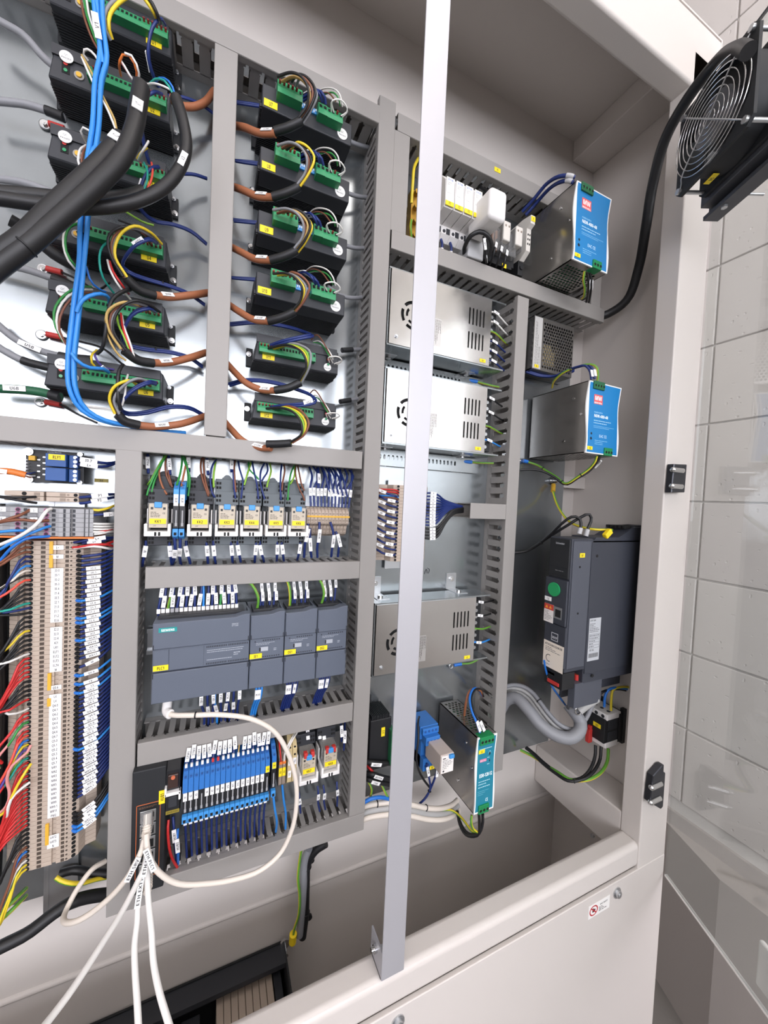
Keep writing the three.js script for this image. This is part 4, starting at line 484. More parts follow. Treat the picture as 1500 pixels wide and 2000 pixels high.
['Q0.0', 'Q0.1', 'Q0.2', 'Q0.3', 'Q0.4', 'Q0.5', 'PLC1', 'M1', 'L1'].forEach((s, i) => wire('output_wire', `wire with tag ${s}, ${ORD(i + 1)} along the PLC underside`, i === 3 ? 'sky' : 'navy', 1.6, [-8 + i * 5.6, -254, 52, -8 + i * 5.4 + (i % 3 - 1) * 2, -278, 56, -6 + i * 5.2, -300, 48, -6 + i * 5.4, -322, 40], { tags: [[.3 + .24 * (i % 2), s, 14, 4.4, 'w', [0, -.1, 1]]] }));
[[58, 'sky', 'IE1', 3], [100, 'navy', 'OE1', 5], [148, 'navy', 'OE2', 5]].forEach(([x, c, n, k]) => { for (let i = 0; i < k; i++) wire('output_wire', `${c === 'sky' ? 'bright blue' : 'navy'} wire leaving the underside of module ${n}, tag ${n[0] + (i + 4)}`, c, 1.6, [x + i * 4.4, -254, 54, x + i * 3.4 + 1, -280, 58, x + i * 3 - 2, -302, 46, x + i * 3 - 4, -322, 38], { tags: i % 2 && i < 4 || i === 0 ? [[.34, n[0] + (i + 4), 14, 4.4]] : [] }); });
// ---- bottom row: tags into and out of the slim relays
const inTags = ['STM1', 'STM2', 'STM3', 'STM4', 'STM5', 'K6A', 'K7A', 'P1+', 'P2+', 'P3+', '', 'K12A', 'K13A', 'K14A', 'K15A', 'K16A', 'K17A'];
inTags.forEach((s, i) => { const x = -25 + i * 6.25, w = wire('relay_wire', s ? `navy wire with upright tag ${s} entering a slim relay from above` : 'thin tan wire without tag entering a slim relay from above', s ? 'navy' : 'tan', s ? 1.5 : 1, [x + 2, -338, 40, x + 1.4, -344, 58, x + .4, -350, 64, x, -357, 66], { tags: [] }); if (s) part(w, 'marker_tag', orient(tagGeo(s, 17, 4.8, .8), V3(x + 1.6, -341 + (i % 4 === 1 ? 3 : 0), 64), V3(.13 - (i % 5) * .05, .98, -.1).normalize(), V3(0, .3, 1)), M.print); part(w, 'ferrule_collar', [rb(x - 1.5, x + 1.5, -356, -351, 65, 69, .6)], i === 5 || i === 6 ? M.red : M.white); });
for (let i = 0; i < 17; i++) { const x = -25 + i * 6.25; wire('relay_wire', `navy wire with pale tag leaving the ${ORD(i + 1)} slim relay towards the lowest trunking`, 'navy', 1.5, [x, -418, 66, x + .5, -434, 62, x + 1, -462, 50, x + 2.5, -500, 40], { tags: [[.14, 'X' + (i + 1), 9, 4, 'w', [0, -.25, 1]]] }); }
for (const [x, z] of [[85, 66], [99, 58]]) wire('relay_wire', `bright blue wire hanging below the ${x < 90 ? 'last slim relay' : 'orange topped terminals'} towards the lowest trunking`, 'sky', 1.7, [x, -418, z, x + 3, -442, z, x + 8, -470, z - 6, x + 10, -500, 44]);


// ================= tall row of beige spring terminals on a vertical rail
rail('long upright mounting rail carrying the tall row of beige terminals', -552, -20, -168, true);
const rowLab = ['', 'L+', '', 'M', '', '', 'I0.0', 'I0.1', 'I0.2', 'I0.3', 'I0.4', 'I1.4', 'I0.5', 'I2.1', 'I1.0', 'I1.1', 'I1.2', 'I0.6', '', 'I2.2', 'I2.3', 'I2.4', 'AI1', 'LR1', 'ELT1', 'ELT2', 'ELT3', 'ELT4', 'M', '', '', '', 'Q0.6', '', 'LV', 'LV', 'Q4.0', 'Q4.1', 'Q4.2', 'Q4.3', 'Q4.4', 'Q4.5', 'Q4.6', 'Q4.7', 'Q5.0', 'Q5.1', 'Q5.2', 'Q5.3', 'Q5.4', 'Q5.7', 'MR1', 'MR2', 'MR3', 'MR4', 'MR5', 'MR6', 'MR7', 'MR8', 'MR9', 'MR9.1', 'MR11', 'PW2', '', '', '', '', 'UAT2', 'UAT3', 'N', '', '', '', ''];
const wireTag = ['L+', '', '', '', '', '', 'I0.0', 'I0.1', 'I0.2', 'I0.3', 'I0.4', 'I1.4', "9'DI", 'I2.1', 'I1.0', 'I1.1', 'I1.2', 'I0.5', 'I2.2', 'I2.3', 'I2.4', 'AI1', 'WLR1', 'WK14', 'WK15', 'WK16', 'WK17', '', 'M', '', 'Q0.6', '', 'LV', 'LV', 'Q4.0', 'Q4.1', 'Q4.2', 'Q4.3', 'Q4.4', 'Q4.5', 'Q4.6', 'Q4.7', 'Q5.0', 'Q5.1', 'Q5.2', 'Q5.3', 'Q5.4', 'Q5.7', 'MR1.2', 'MR1.3', 'MR2.4', 'MR3.4', 'MR5.6', 'MR5.8', 'MR7.8', 'MR7.9', 'MR9', 'MR9.1', 'WK12', '', '', '', 'WK1', 'WK2', 'N', 'WELT5', 'WEL7', '', '', '', '', '', ''];
const TOP = -66.5, PIT = 5.27, rowY = (r) => TOP - r * PIT, rows = rowLab.length;
{
  let first = null;
  for (let r = 0; r < rows; r++) {
    const label = `beige spring terminal ${rowLab[r] ? 'labelled ' + rowLab[r] : 'without a label'}, ${ORD(r + 1)} from the top of the tall row`;
    if (!first) {
      first = thing('terminal_block', label, 'terminal', [0, rowY(r), 0]);
      part(first, 'housing', [ext([-215, 8, -214, 26, -206, 31, -194, 34, -191, 48, -183, 50, -165, 50, -165, 47.5, -161, 47.5, -161, 50, -150, 50, -141, 45, -137, 34, -127, 30, -127, 8], -2.5, 2.5, [], .25).rotateX(Math.PI / 2)], M.beige);
      part(first, 'wire_entry', [cy(2.2, .8, 'z', -187.3, 0, 49.3, 12), cy(2.1, .8, 'y', 0, 0, 0, 12).rotateX(Math.PI / 2).rotateY(.5).translate(-145, 0, 47.5)], M.hole);
      part(first, 'release_slot', [bx(4, 3.3, .8, -176.5, 0, 50), bx(3.2, 3.3, .8, -154.8, 0, 50), cy(1.1, .8, 'z', -151, 0, 50, 8)], mat(0x4a3f36, .7)); part(first, 'foot_groove', [bb(-205, -203, -2.4, 2.4, 30, 32.2), bb(-199.6, -198, -2.4, 2.4, 32, 34)], M.beigeD);
    } else copyThing(first, [0, rowY(r), 0], label);
    if (rowLab[r]) { const t = scene.children[scene.children.length - 1]; tagAt(t, rowLab[r], 11, 5, -163.5, 0, 50.6, 'w', 0, 'marker_plate'); }
  }
  [[0, 2], [3, 5], [29, 32], [34.6, 35.6], [63, 67]].forEach(([a, b], i) => solo('bridge_bar', [bb(-170.6, -167.4, rowY(b) - 2, rowY(a) + 2, 49.6, 52)], M.yellowD, `yellow bridge bar in the groove of the tall terminal row, ${nth2[i]} from the top`, 'bridge'));
  // tagged wires on the right
  for (let r = 0; r < rows; r++) {
    const s = wireTag[r], tw = /^(WK1?[0-9]?|WEL.*|N|M)$/.test(s) && r > 27, b = [13, 17, 18, 22, 30, 32, 34, 47, 65, 66].includes(r), y = rowY(r); if (!s && ![3, 4, 5, 1].includes(r)) continue;
    const up = 1.5 + r * .1 + (tw ? 3 : 0), c = r === 1 ? 'red' : b ? 'sky' : r > 61 && r < 65 ? 'black' : 'navy';
    const w = wire('terminal_wire', `${{ sky: 'bright blue' }[c] ?? c} wire ${s ? 'with white tag ' + s : 'without a tag'} at the ${ORD(r + 1)} terminal of the tall row`, c, 1.5, [-146, y, 48, -141, y - .3, 51, -134, y + up * .4, 53, -123, y + up, 48, -114, y + up * 1.8 + 2, 38, -106, y + up * 2.4 + 3, 26]);
    part(w, 'ferrule_collar', tube(spline([-146.5, y, 46, -143.6, y - .1, 50, -140.6, y, 51.4]), 2, 4, 8), b ? W.blue : M.hole);
    if (s) part(w, 'marker_tag', orient(tagGeo(s, 13.5, 4.1, .8), V3(-128.5 + Math.sin(r * 2.7) * .9, y + up * .75 + .6, 54.6), V3(1, .04 + r * .0055 + (tw ? .22 : 0), -.12).normalize(), V3(.1, .05, 1)), M.print);
  }
  // field wires on the left, gathered into bunches that leave beyond the left edge
  const bunch = (r0, r1, c, to, n, sag = 0) => { for (let r = r0; r <= r1; r++) { const y = rowY(r), k = (r - r0) / Math.max(1, r1 - r0), t = to, cc = Array.isArray(c) ? c[(r - r0) % c.length] : c; wire('field_wire', `${{ lime: 'pale green', sky: 'bright blue', cream: 'white', earth: 'striped earth' }[cc] ?? cc} field wire at the outer side of the tall row's ${ORD(r + 1)} terminal`, cc, 1.35, [-187.5, y, 48, -192, y + .5, 56, -198 - 3 * k, y + (t[1] - y) * .3 - sag, 62 + rr(-2, 4), -210, y + (t[1] - y) * .7 - sag, 62 + rr(-3, 5), t[0], t[1] + rr(-3, 3), t[2]]); } void n; };
  const B_ = (px, y) => [-246, y, 55];
  bunch(0, 2, 'brown', B_(0, -96), 'beside L+'); bunch(3, 5, ['navy', 'navy', 'sky'], B_(0, -140), 'beside M'); bunch(6, 7, ['cream', 'black'], B_(0, -122), 'beside I0.0'); bunch(8, 8, 'coral', B_(0, -131), 'beside I0.2'); bunch(9, 12, 'black', B_(0, -150), 'beside I0.5'); bunch(13, 15, ['teal', 'navy', 'black'], B_(0, -140), 'beside I1.0'); bunch(16, 18, 'black', B_(0, -205), 'beside I0.6'); bunch(19, 19, 'yellow', B_(0, -195), 'beside I2.2'); bunch(20, 23, 'black', B_(0, -212), 'beside AI1'); bunch(24, 24, 'white', B_(0, -196), 'beside ELT1');
  bunch(25, 29, 'red', [-226, -262, 66], 'beside ELT4', 1); bunch(30, 33, 'black', B_(0, -262), 'beside Q0.6'); bunch(34, 34, 'red', B_(0, -250), 'beside LV'); bunch(36, 36, 'white', B_(0, -245), 'beside Q4.0'); bunch(37, 38, 'red', [-206, -306, 60], 'beside Q4.1'); bunch(39, 40, ['green', 'pink'], [-208, -315, 60], 'beside Q4.3');
  bunch(41, 46, ['red', 'coral', 'blue', 'yellow', 'violet', 'lime'], [-226, -345, 64], 'beside Q5.0', 6); bunch(47, 48, ['teal', 'red'], [-246, -352, 60], 'beside Q5.7'); bunch(49, 62, 'red', [-246, -425, 68], 'beside the MR terminals', -6); bunch(63, 66, 'black', B_(0, -466), 'beside UAT2'); bunch(67, 70, ['brown', 'blue', 'brown', 'white'], B_(0, -500), 'at the lower end', 4); bunch(71, 72, 'earth', B_(0, -512), 'at the lowest terminals', 6);
  wire('field_wire', 'pink field wire looping down beside the tall terminal row', 'pink', 1.5, [-181.7,-293.7,60,-183.7,-299.3,66,-191.6,-304.4,70,-196.8,-314.1,70,-198.5,-326.1,68,-197.1,-337.7,66,-198.6,-349.9,64,-205.2,-362.3,60,-214.9,-369.5,56]); wire('field_wire', 'yellow field wire running down beside the tall terminal row', 'yellow', 1.5, [-181.4,-315.2,60,-183.6,-319,66,-189,-330.1,68,-194.1,-342.6,68,-198.8,-356.7,66,-206.4,-365.9,62,-213.3,-368.2,60]); wire('field_wire', 'white field wire running down beside the pink loop', 'white', 1.5, [-182.3,-336.4,60,-188.6,-338.7,66,-194,-344,68,-197,-352.9,68,-200,-366.3,64,-204,-379.6,60,-211.1,-388.5,60]);
  for (let i = 0; i < 9; i++) wire('field_cable', 'black field cable running upright at the left edge of the picture', 'black', 5, shift([-224.1,-33.6,30,-223.4,-149.2,34,-220,-266.7,36,-222,-362,36,-223.1,-466.9,40], (i % 3) * 7.5 - 16, rr(-10, 10), Math.floor(i / 3) * -8), { group: 'black cables at the left edge', cat: 'cable', core: 'jacket' });
}
// ================= grey terminal group and beige pair above it
for (let i = 0; i < 6; i++) {
  const t = thing('terminal_block', `grey multi level terminal with pink ringed openings, ${nth2[i]} from the top of the six`, 'terminal', [0, -29.2 - i * 5.3, 0]);
  part(t, 'housing', [ext([-232, 8, -232, 42, -214, 44, -206, 48, -184, 48, -179, 56, -160, 57, -160, 60, -149, 60, -148, 57.5, -138, 57.5, -136, 60, -128.5, 60, -127, 40, -127, 8], -2.55, 2.55, [], .2).rotateX(Math.PI / 2)], M.grayT);
  part(t, 'pink_ring', [-199.5, -172].map((x) => new THREE.TorusGeometry(2.1, .45, 6, 14).translate(x, 0, x < -180 ? 48 : 56.8)), mat(0xb0688f, .5)); part(t, 'wire_entry', [cy(2, .7, 'z', -199.5, 0, 48), cy(2, .7, 'z', -172, 0, 56.6)], mat(0x3a2734, .7)); part(t, 'release_slot', [bx(3, 3.2, .8, -193, 0, 48), bx(3, 3.2, .8, -165.5, 0, 57.2), bx(4, 3.2, .8, -222, 0, 43.2), bx(2, 4.4, .8, -155, 0, 60), bx(1, 4.6, .8, -149.4, 0, 60), bx(2.4, 3.4, .8, -147, 0, 57.6), bx(.8, 4.8, .8, -136.4, 0, 60), bx(.8, 4.8, .8, -132.5, 0, 60)], M.char);
}
solo('end_plate', [ext([-232, 8, -232, 44, -206, 49, -180, 58, -128, 61, -127, 8], -.9, .9).rotateX(Math.PI / 2).translate(0, -59.8, 0)], W.orange, 'thin orange end plate under the six grey terminals', 'terminal plate');
[['', 1], ['', 3]].forEach((q, i) => [['-214', 46], ['-184', 52]].forEach(([x, z], j) => solo('label_plate', tagGeo(i ? 'M' : 'L+', 7.4, 5.2, .8).translate(+x, -29.2 - q[1] * 5.3 + 5, z), M.print, `small white marker reading ${i ? 'M' : 'L+'} on the grey terminals, ${j ? 'inner' : 'outer'} of its two`, 'label')));
for (let i = 0; i < 2; i++) { const t = thing('terminal_block', `beige feed terminal marked ${i ? 'P2' : 'P1'} by its wire, above the grey terminals`, 'terminal', [0, -11.2 - i * 5.6, 0]); part(t, 'housing', [rb(-212, -178, -2.6, 2.6, 8, 46, .5), rb(-176, -146, -2.6, 2.6, 8, 46, .5)], M.beige); part(t, 'wire_entry', [cy(2.1, .8, 'z', -195, 0, 46), cy(1.9, .8, 'z', -149, 0, 46)], M.hole); part(t, 'release_slot', [bx(5, 3.2, .8, -184, 0, 46), bx(5, 3.2, .8, -161, 0, 46), cy(1.2, .8, 'z', -156, 0, 46, 8)], M.beigeD);
  wire('terminal_wire', `navy wire with white tag ${i ? 'P2' : 'P1'} leaving the beige feed terminals`, 'navy', 1.7, i ? [-144,-20.3,48,-138.3,-19.6,52,-129.6,-17.2,54,-120.7,-14.4,46,-114.2,-11.9,30] : [-144.1,-13.5,48,-138.4,-12.7,52,-127.4,-10.7,54,-119.6,-9,46,-114.2,-8.5,30], { tags: [[.45, i ? 'P2' : 'P1', 17, 5.6]] }); wire('field_wire', `black wire entering beige feed terminal ${i ? 'P2' : 'P1'} from the left`, 'black', 1.4, i ? [-184,-21.4,47,-188.6,-20.3,54,-199.3,-18.2,56,-213,-15.9,52,-219.8,-15.2,50] : [-184.7,-14.5,47,-189.7,-15.1,54,-199.3,-15.8,56,-213,-15.4,52,-219.8,-15.2,50]); }
for (const [l, c, a, o] of [['white wire sweeping down left from the grey terminals', 'white', [-167.7,-27.2,58,-169.4,-29.6,66,-173.8,-41.5,72,-180.3,-49.4,74,-190,-57,72,-207.1,-66.2,66,-214.6,-69.9,62], { r: 1.9 }], ['bright blue wire sweeping left from the grey terminals', 'sky', [-168.3,-46.7,58,-172.6,-48.8,66,-183.7,-55.2,70,-195.7,-63.1,70,-207.9,-71.7,64,-215.4,-76.2,60], {}], ['darker blue wire beside it from the grey terminals', 'blue', [-168.7,-58.1,58,-174.2,-58.2,64,-184.3,-59.1,68,-196.4,-68.7,68,-209.3,-84.3,60,-214.3,-90.8,60], {}], ['brown wire lying across the grey terminals', 'brown', [-169.4,-40.4,58,-177.6,-40.8,64,-189.3,-39.3,66,-200.1,-40.5,64,-215.6,-44.4,60], {}], ['second brown wire lying across the grey terminals', 'brown', [-188.8,-29.5,50,-191.5,-33.9,60,-199.2,-37.9,64,-208.9,-42.1,62,-216.4,-44.8,58], {}], ['bright blue wire at the outer grey terminals', 'sky', [-188.6,-52.8,50,-193.4,-51.6,60,-200.8,-51.8,62,-209.6,-53.3,60,-216.3,-54.9,58], {}]]) wire('field_wire', l, c, o.r ?? 1.6, a);
for (const [l, c, a] of [['yellow wire from the grey terminals into the trunking', 'yellow', [-129.1,-27.2,58,-123.3,-27.5,60,-117.6,-25.8,54,-112.8,-22.1,36]], ['navy wire with slanted tag L+ right of the grey terminals', 'navy', [-128.4,-33.2,58,-123.3,-32.4,60,-115.8,-32.1,56,-111.8,-31.7,40]], ['navy wire with tag L+ just under the orange plate', 'navy', [-148.6,-66.2,50,-140.1,-64,56,-130.8,-61.8,56,-121.5,-60.7,50,-112.5,-62.2,34]], ['red wire under the orange plate', 'red', [-149.7,-72,50,-140.5,-70.7,54,-128.8,-68.2,54,-118.2,-69,48,-112.3,-73.7,34]], ['white wire under the orange plate', 'white', [-148.5,-73.1,50,-138.2,-71,54,-126.4,-70.5,54,-118.1,-73.5,48,-113.5,-77,34]]]) wire('terminal_wire', l, c, 1.5, a, { tags: /L\+/.test(l) ? [[.5, 'L+', 17, 5]] : [] });
for (let i = 0; i < 4; i++) wire('terminal_wire', 'white wire in the flat bunch right of the grey terminals', 'white', 1.3, shift([-129.2,-43.3,58,-123.1,-43.4,60,-117.3,-43.8,54,-112,-44.9,38], 0, i * -3.2), { group: 'white bunch' });
for (const c of ['red', 'white']) wire('terminal_wire', `${c} wire of the pair below the white bunch`, c, 1.3, shift([-127.8,-55.6,58,-121,-54.9,58,-115.5,-53.4,50,-112.2,-53.7,36], 0, c === 'red' ? 2.4 : 0));

// ================= relay board with two blue relays
{
  const t = thing('relay_board', 'small black circuit board carrying two blue relays, yellow label RLY1', 'circuit board', [-202, 2, 0]);
  part(t, 'circuit_board', [ext([0, 0, 54, 0, 54, 38, 0, 38], 22, 23.6, [circ(3, 3, 1.6), circ(3, 35, 1.6), circ(51, 35, 1.6), circ(51, 3, 1.6)])], M.black);
  for (const y of [2, 18.5]) { const r = part(t, 'relay', [rb(22.5, 41.5, y + .6, y + 15.6, 24, 39, .6)], M.relayD); void r; part(t, 'screw_terminal', [rb(42.5, 51, y, y + 15.2, 23.6, 33, .5)], M.relayD); for (let k = 0; k < 3; k++) part(t, 'terminal_screw', [cy(1.8, 1, 'z', 48.5, y + 2.7 + k * 5, 33.2, 10)], M.chrome); }
  for (const [x, y] of [[3, 3], [3, 35]]) part(t, 'standoff', [cy(4, 18, 'z', x - 4, y, 12, 6), cy(4.4, 2, 'z', x, y, 25, 14), cy(2.6, 3, 'z', x, y, 26, 6)], M.chrome); for (const [x, y] of [[51, 36], [51, 2]]) part(t, 'standoff', [cy(2.6, 2.4, 'z', x, y, 25, 12)], M.chrome);
  part(t, 'component', [0, 1, 2, 3, 4, 5, 6, 7].map((k) => bx(2.6, 1.4, 1.2, 12 + (k % 2) * 5, 6 + k * 3.4, 24.2)), M.zinc); part(t, 'header_pins', [0, 1, 2, 3, 4].map((k) => bx(1.4, 1.4, 5, 2.5, 11 + k * 3.6, 26)), M.grayL); part(t, 'jumper', [rb(4, 10, 25, 30.5, 24, 29, .5)], M.yellowD);
  tagAt(t, 'RLY1', 15, 6.4, 33, 30, 39.4, 'y');
  const p = part(t, 'silkscreen', sheet(19, 2.6, .1).translate(26, 36.4, 23.7), printMat(256, 36, (g, w, h) => { g.fillStyle = '#17181b'; g.fillRect(0, 0, w, h); txt(g, '2 Relay Module', w / 2, h / 2, 26, '#ddd', 'center'); })); void p;
  wire('field_cable', 'orange cable with white tag reaching the relay board from the left', 'orange', 3.6, [-229.7,14.4,36,-219.5,12.6,36,-210.3,12.6,36,-198.1,9.5,34], { cat: 'cable', core: 'jacket', tags: [[.3, '18', 16, 5]] }); for (const c of ['white', 'navy']) wire('field_wire', `thin ${c} core between the orange cable and the relay board`, c, .9, c === 'white' ? [-198.3,9.8,34,-195.1,8.8,34,-193,9.3,26] : [-198.3,11.1,34,-194.5,11.7,34,-192.9,13.4,26]);
  ['I0.7', 'L+'].forEach((s, i) => wire('terminal_wire', `navy wire with white tag ${s} leaving the relay board to the right`, 'navy', 1.7, i ? [-153.3,25.7,32,-148.2,25.6,34,-139.7,25.2,36,-130.8,24,34,-122.6,26,28,-116.3,30.9,18] : [-153.4,32.2,32,-148.2,31.1,34,-139.8,30.7,36,-130.9,29.6,34,-122.6,29.4,28,-116.3,32.3,18], { tags: [[.32, s, 17, 5.6]] }));
  solo('label_plate', tagGeo('A4', 14.5, 4.8, .6, 'd').translate(...[-135,8.1,1]), M.print, 'dull brass coloured label plate on the mounting plate right of the relay board', 'label');
}
// ================= switch, fuse holder and orange topped terminals in the bottom row
{
  const t = thing('network_switch', 'tall black network switch with an orange outline and a column of sockets, yellow label HUB1', 'network switch', [-83, -500, 0]);
  part(t, 'housing', [rb(0, 36, -2, 155, 6, 70, 1.5)], M.blackM);
  part(t, 'outline', [bb(5, 5.7, 18, 112, 69.9, 70.4), bb(30, 30.7, 18, 112, 69.9, 70.4), bb(5, 30.7, 111.3, 112, 69.9, 70.4), bb(5, 30.7, 18, 18.7, 69.9, 70.4)], mat(0xc4693a, .5));
  for (let i = 0; i < 5; i++) { const s = part(t, 'network_socket', [rb(9, 26, 88 - i * 17, 103 - i * 17, 66, 70.6, .5)], M.zinc); part(s, 'socket_opening', [bb(11, 24, 90 - i * 17, 100 - i * 17, 70.2, 70.9)], M.hole); }
  tagAt(t, 'HUB1', 6.6, 17, 32, 116, 70.6, 'y', 1); part(t, 'printed_marks', sheet(22, 4, .1).translate(18, 107.5, 70.1), printMat(256, 48, (g, w, h) => { g.fillStyle = '#1d1f22'; g.fillRect(0, 0, w, h); small(g, 8, 14, 220, 2, 16, '#8c6a52', 8); }));
  const f = thing('fuse_holder', 'black fuse holder with clear window, amber lamp and white latch beside the network switch', 'fuse holder', [-47, -415, 0]);
  part(f, 'housing', [side([8, 0, 58, 0, 70, 8, 70, 62, 58, 70, 8, 70], 0, 16, [], .6)], M.black); part(f, 'window', [rb(2, 14, 40, 58, 66, 73, 1.5)], mat(0x3a2a26, .15)); part(f, 'lamp', [cy(2.4, 3, 'z', 8, 55, 73, 10)], mat(0xc56a4a, .3)); part(f, 'latch', [rb(-1, 17, 33, 37, 68, 76, .8), rb(-1, 1.4, 33, 44, 68, 76, .6), rb(14.6, 17, 26, 37, 68, 76, .6)], M.white); part(f, 'fuse_window', [rb(3, 13, 14, 28, 68, 71, 1)], M.char); tagAt(f, 'MAIN FUSE', 15, 4.6, 8, 8, 69.8, 'd');
  for (let i = 0; i < 2; i++) { const b = thing('terminal_block', `tall beige fuse terminal in the bottom row, ${i ? 'right' : 'left'} of the pair beside the big white loop`, 'terminal', [109 + i * 7, -430, 0]); part(b, 'housing', [side([8, 0, 44, 0, 58, 12, 58, 60, 44, 74, 8, 74], -3.2, 3.2, [], .4)], M.beigeL); part(b, 'wire_entry', [cy(1.5, .8, 'z', 0, 62, 56.5), cy(1.5, .8, 'z', 0, 52, 58)], M.hole); tagAt(b, i ? 'F12' : 'F11', 4.6, 10, 0, 42, 58.4, 'w', 1); tagAt(b, i ? 'F14' : 'F13', 4.6, 10, 0, 24, 58.4, 'w', 1); }
  for (let i = 0; i < 2; i++) { const b = thing('terminal_block', `orange topped terminal with yellow marker, ${i ? 'second' : 'first'} right of the slim relays`, 'terminal', [94.5 + i * 5, -420, 0]); part(b, 'housing', [side([8, 0, 58, 0, 66, 8, 66, 44, 58, 50, 8, 50], -2.3, 2.3, [], .3)], M.beigeD); part(b, 'orange_cap', [rb(-2.3, 2.3, 38, 42, 60, 68, .5)], W.orange); tagAt(b, 'FU', 4.4, 12, 0, 26, 66.4, 'y', 1); }
  wire('supply_wire', 'red wire curving down beside the network switch with tag HUB1', 'red', 1.7, [-43.8,-422.6,62,-44,-430.6,66,-42.3,-454.1,66,-38.8,-477,60,-32.5,-502.4,50]); ['HUB1', 'HUB2'].forEach((s, i) => wire('supply_wire', `navy wire with upright tag ${s} right of the network switch`, i ? 'blue' : 'navy', 1.7, i ? [-33.1,-439.3,60,-33.2,-449.8,64,-32.1,-468.3,62,-32.5,-498.8,48] : [-38.9,-421.1,60,-37.5,-432.2,64,-36.1,-450.6,62,-34.6,-496.8,48], { tags: [[.3, s, 20, 5]] }));
  for (const [c, a] of [['red', [93.4,-356.3,50,92.2,-356.2,66,93.2,-366.5,70,95,-379.7,66]], ['white', [119.7,-351.7,50,111.1,-352.9,62,105.7,-359.4,66,104.9,-375.9,60]], ['white', [115.9,-352.2,50,107.9,-353.5,62,99.9,-364.4,68,99.2,-383.3,66]]]) wire('supply_wire', `thin ${c} wire dropping behind the big white loop${c === 'white' && a[0] > 130 ? ', right of two' : ''}`, c, 1.2, a);
  ['F21', 'F22', 'F23', 'KK7', 'KK8', 'F24'].forEach((s, i) => wire('feed_wire', `navy wire with pale tag ${s} dropping to relays KK7 and KK8`, 'navy', 1.5, [[138.8,-354.1,30,136.4,-357.8,46,137.6,-375.6,46], [158,-358.1,30,154.9,-361.9,46,156.6,-378.5,44], [165,-358.2,30,161.5,-363.3,46,163.9,-381.7,46], [169.6,-359.1,30,167.9,-371.8,48,170.9,-391.8,48], [193.8,-359.9,30,190.1,-364,46,192.2,-385.4,44], [201.4,-364.4,30,195.9,-379.3,46,195.6,-399,46]][i], { tags: [[.5, s, 17, 5]] }));
  ['KK7', 'KK8', 'M7', 'M8'].forEach((s, i) => wire('feed_wire', `navy wire with pale tag ${s} leaving below relays KK7 and KK8, tag lower`, 'navy', 1.5, [[154.3,-442.4,50,154.6,-449.1,54,156.3,-467.9,48,162.1,-492.7,40], [163.1,-443.5,50,164,-451.8,54,165.8,-470.7,48,171.1,-492.6,40], [184.8,-444,50,184.5,-452.2,54,187.7,-471.6,48,190.5,-492.9,40], [125.7,-443.8,50,125.6,-448.7,54,128,-463.3,50,131.4,-484.3,42]][i], { tags: [[.3, s, 13, 4.6]] }));
}
// ================= network cables
const net = (l, tag, a, o = {}) => wire('network_cable', l, o.c ?? 'cream', 3, a, { cat: 'cable', core: 'jacket', seg: 70, tags: tag ? [[o.at ?? .05, tag, 26, 5.6, 'w', [.1, .2, 1]]] : [], ties: o.ties, sleeves: o.sl });
function netPlug(a, b, label) { const c = spline([...a, ...b]), t = scene.children[scene.children.length - 1]; part(t, 'plug', orient(bx(13, 11.5, 8), c.getPoint(.2), c.getTangent(.2), V3(0, 0, 1)), M.clear, label); part(t, 'strain_relief', tube(c, 4.2, 8, 10), W.cream); for (let k = 0; k < 5; k++) part(t, 'relief_rib', orient(new THREE.TorusGeometry(4.4, .6, 5, 14).rotateY(Math.PI / 2), c.getPoint(.45 + k * .1), c.getTangent(.45 + k * .1), V3(0, .2, 1)), W.cream); }
net('off white network cable making the big loop from the PLC down to the network switch', 'ETH.PLC1', [-48.1,-266.4,66,-47.9,-273.7,72,-41.4,-274.6,82,-21.9,-273.6,92,12.5,-276.5,98,48.6,-286.9,102,77.5,-308,104,96,-339.9,106,107.5,-377.8,106,110.2,-413.8,106,105.3,-447.7,106,90.2,-476.3,106,65.7,-487.6,108,32.8,-485.2,110,.7,-475.8,112,-26.8,-463,114,-45.3,-442.7,116,-55.2,-424.3,116,-60,-411.8,112,-62.7,-401.4,102], { at: .955, ties: [.095], sl: [[0, .035, 5.4, M.white, 'boot']] }); netPlug([-64.4,-390.9,84], [-62.8,-409.2,100]);
net('off white network cable dropping left with tag ETH.SRV and doubling back behind', 'ETH.SRV', [-64.9,-408.5,100,-66.8,-416,106,-73.2,-428.8,108,-78.9,-439.9,108,-92.5,-456.8,106,-113.3,-475.8,100,-128.5,-485.7,94,-140.4,-493.2,84,-146.6,-498.6,72,-147.2,-500,60,-140.9,-490.8,48,-128.8,-481,36,-117.2,-483.9,26], { at: .13 }); netPlug([-63.2,-401.4,84], [-64.1,-408.1,98]);
net('white network cable running out at the lower left with tag ETH.HMI', 'ETH.HMI', [-62.5,-426.7,100,-62.6,-431.4,112,-67.5,-435.8,124,-76.5,-440.4,146,-90.8,-440.9,178,-102.9,-440.2,204,-112.6,-437.8,222,-119.4,-433.4,236], { c: 'white', at: .07 }); net('white network cable hanging straight down with tag ETH.EXT1', 'ETH.EXT1', [-63.6,-436.8,98,-65.3,-446.1,112,-66.2,-457.5,124,-65.5,-472.7,132,-65.4,-483.5,146,-61.7,-494,164,-56.5,-503.5,184,-50.8,-515.1,208], { c: 'white', at: .19 }); net('white network cable without a tag hanging right of the others', '', [-61.6,-432.5,98,-58.8,-444.7,116,-55.6,-455.7,130,-49.7,-471.5,150,-45,-484.1,170,-36.8,-493.2,192,-26.7,-503.3,212,-18.7,-507.7,230], { c: 'white' }); netPlug([-62.1,-455.5,84], [-58.1,-454.2,120]);
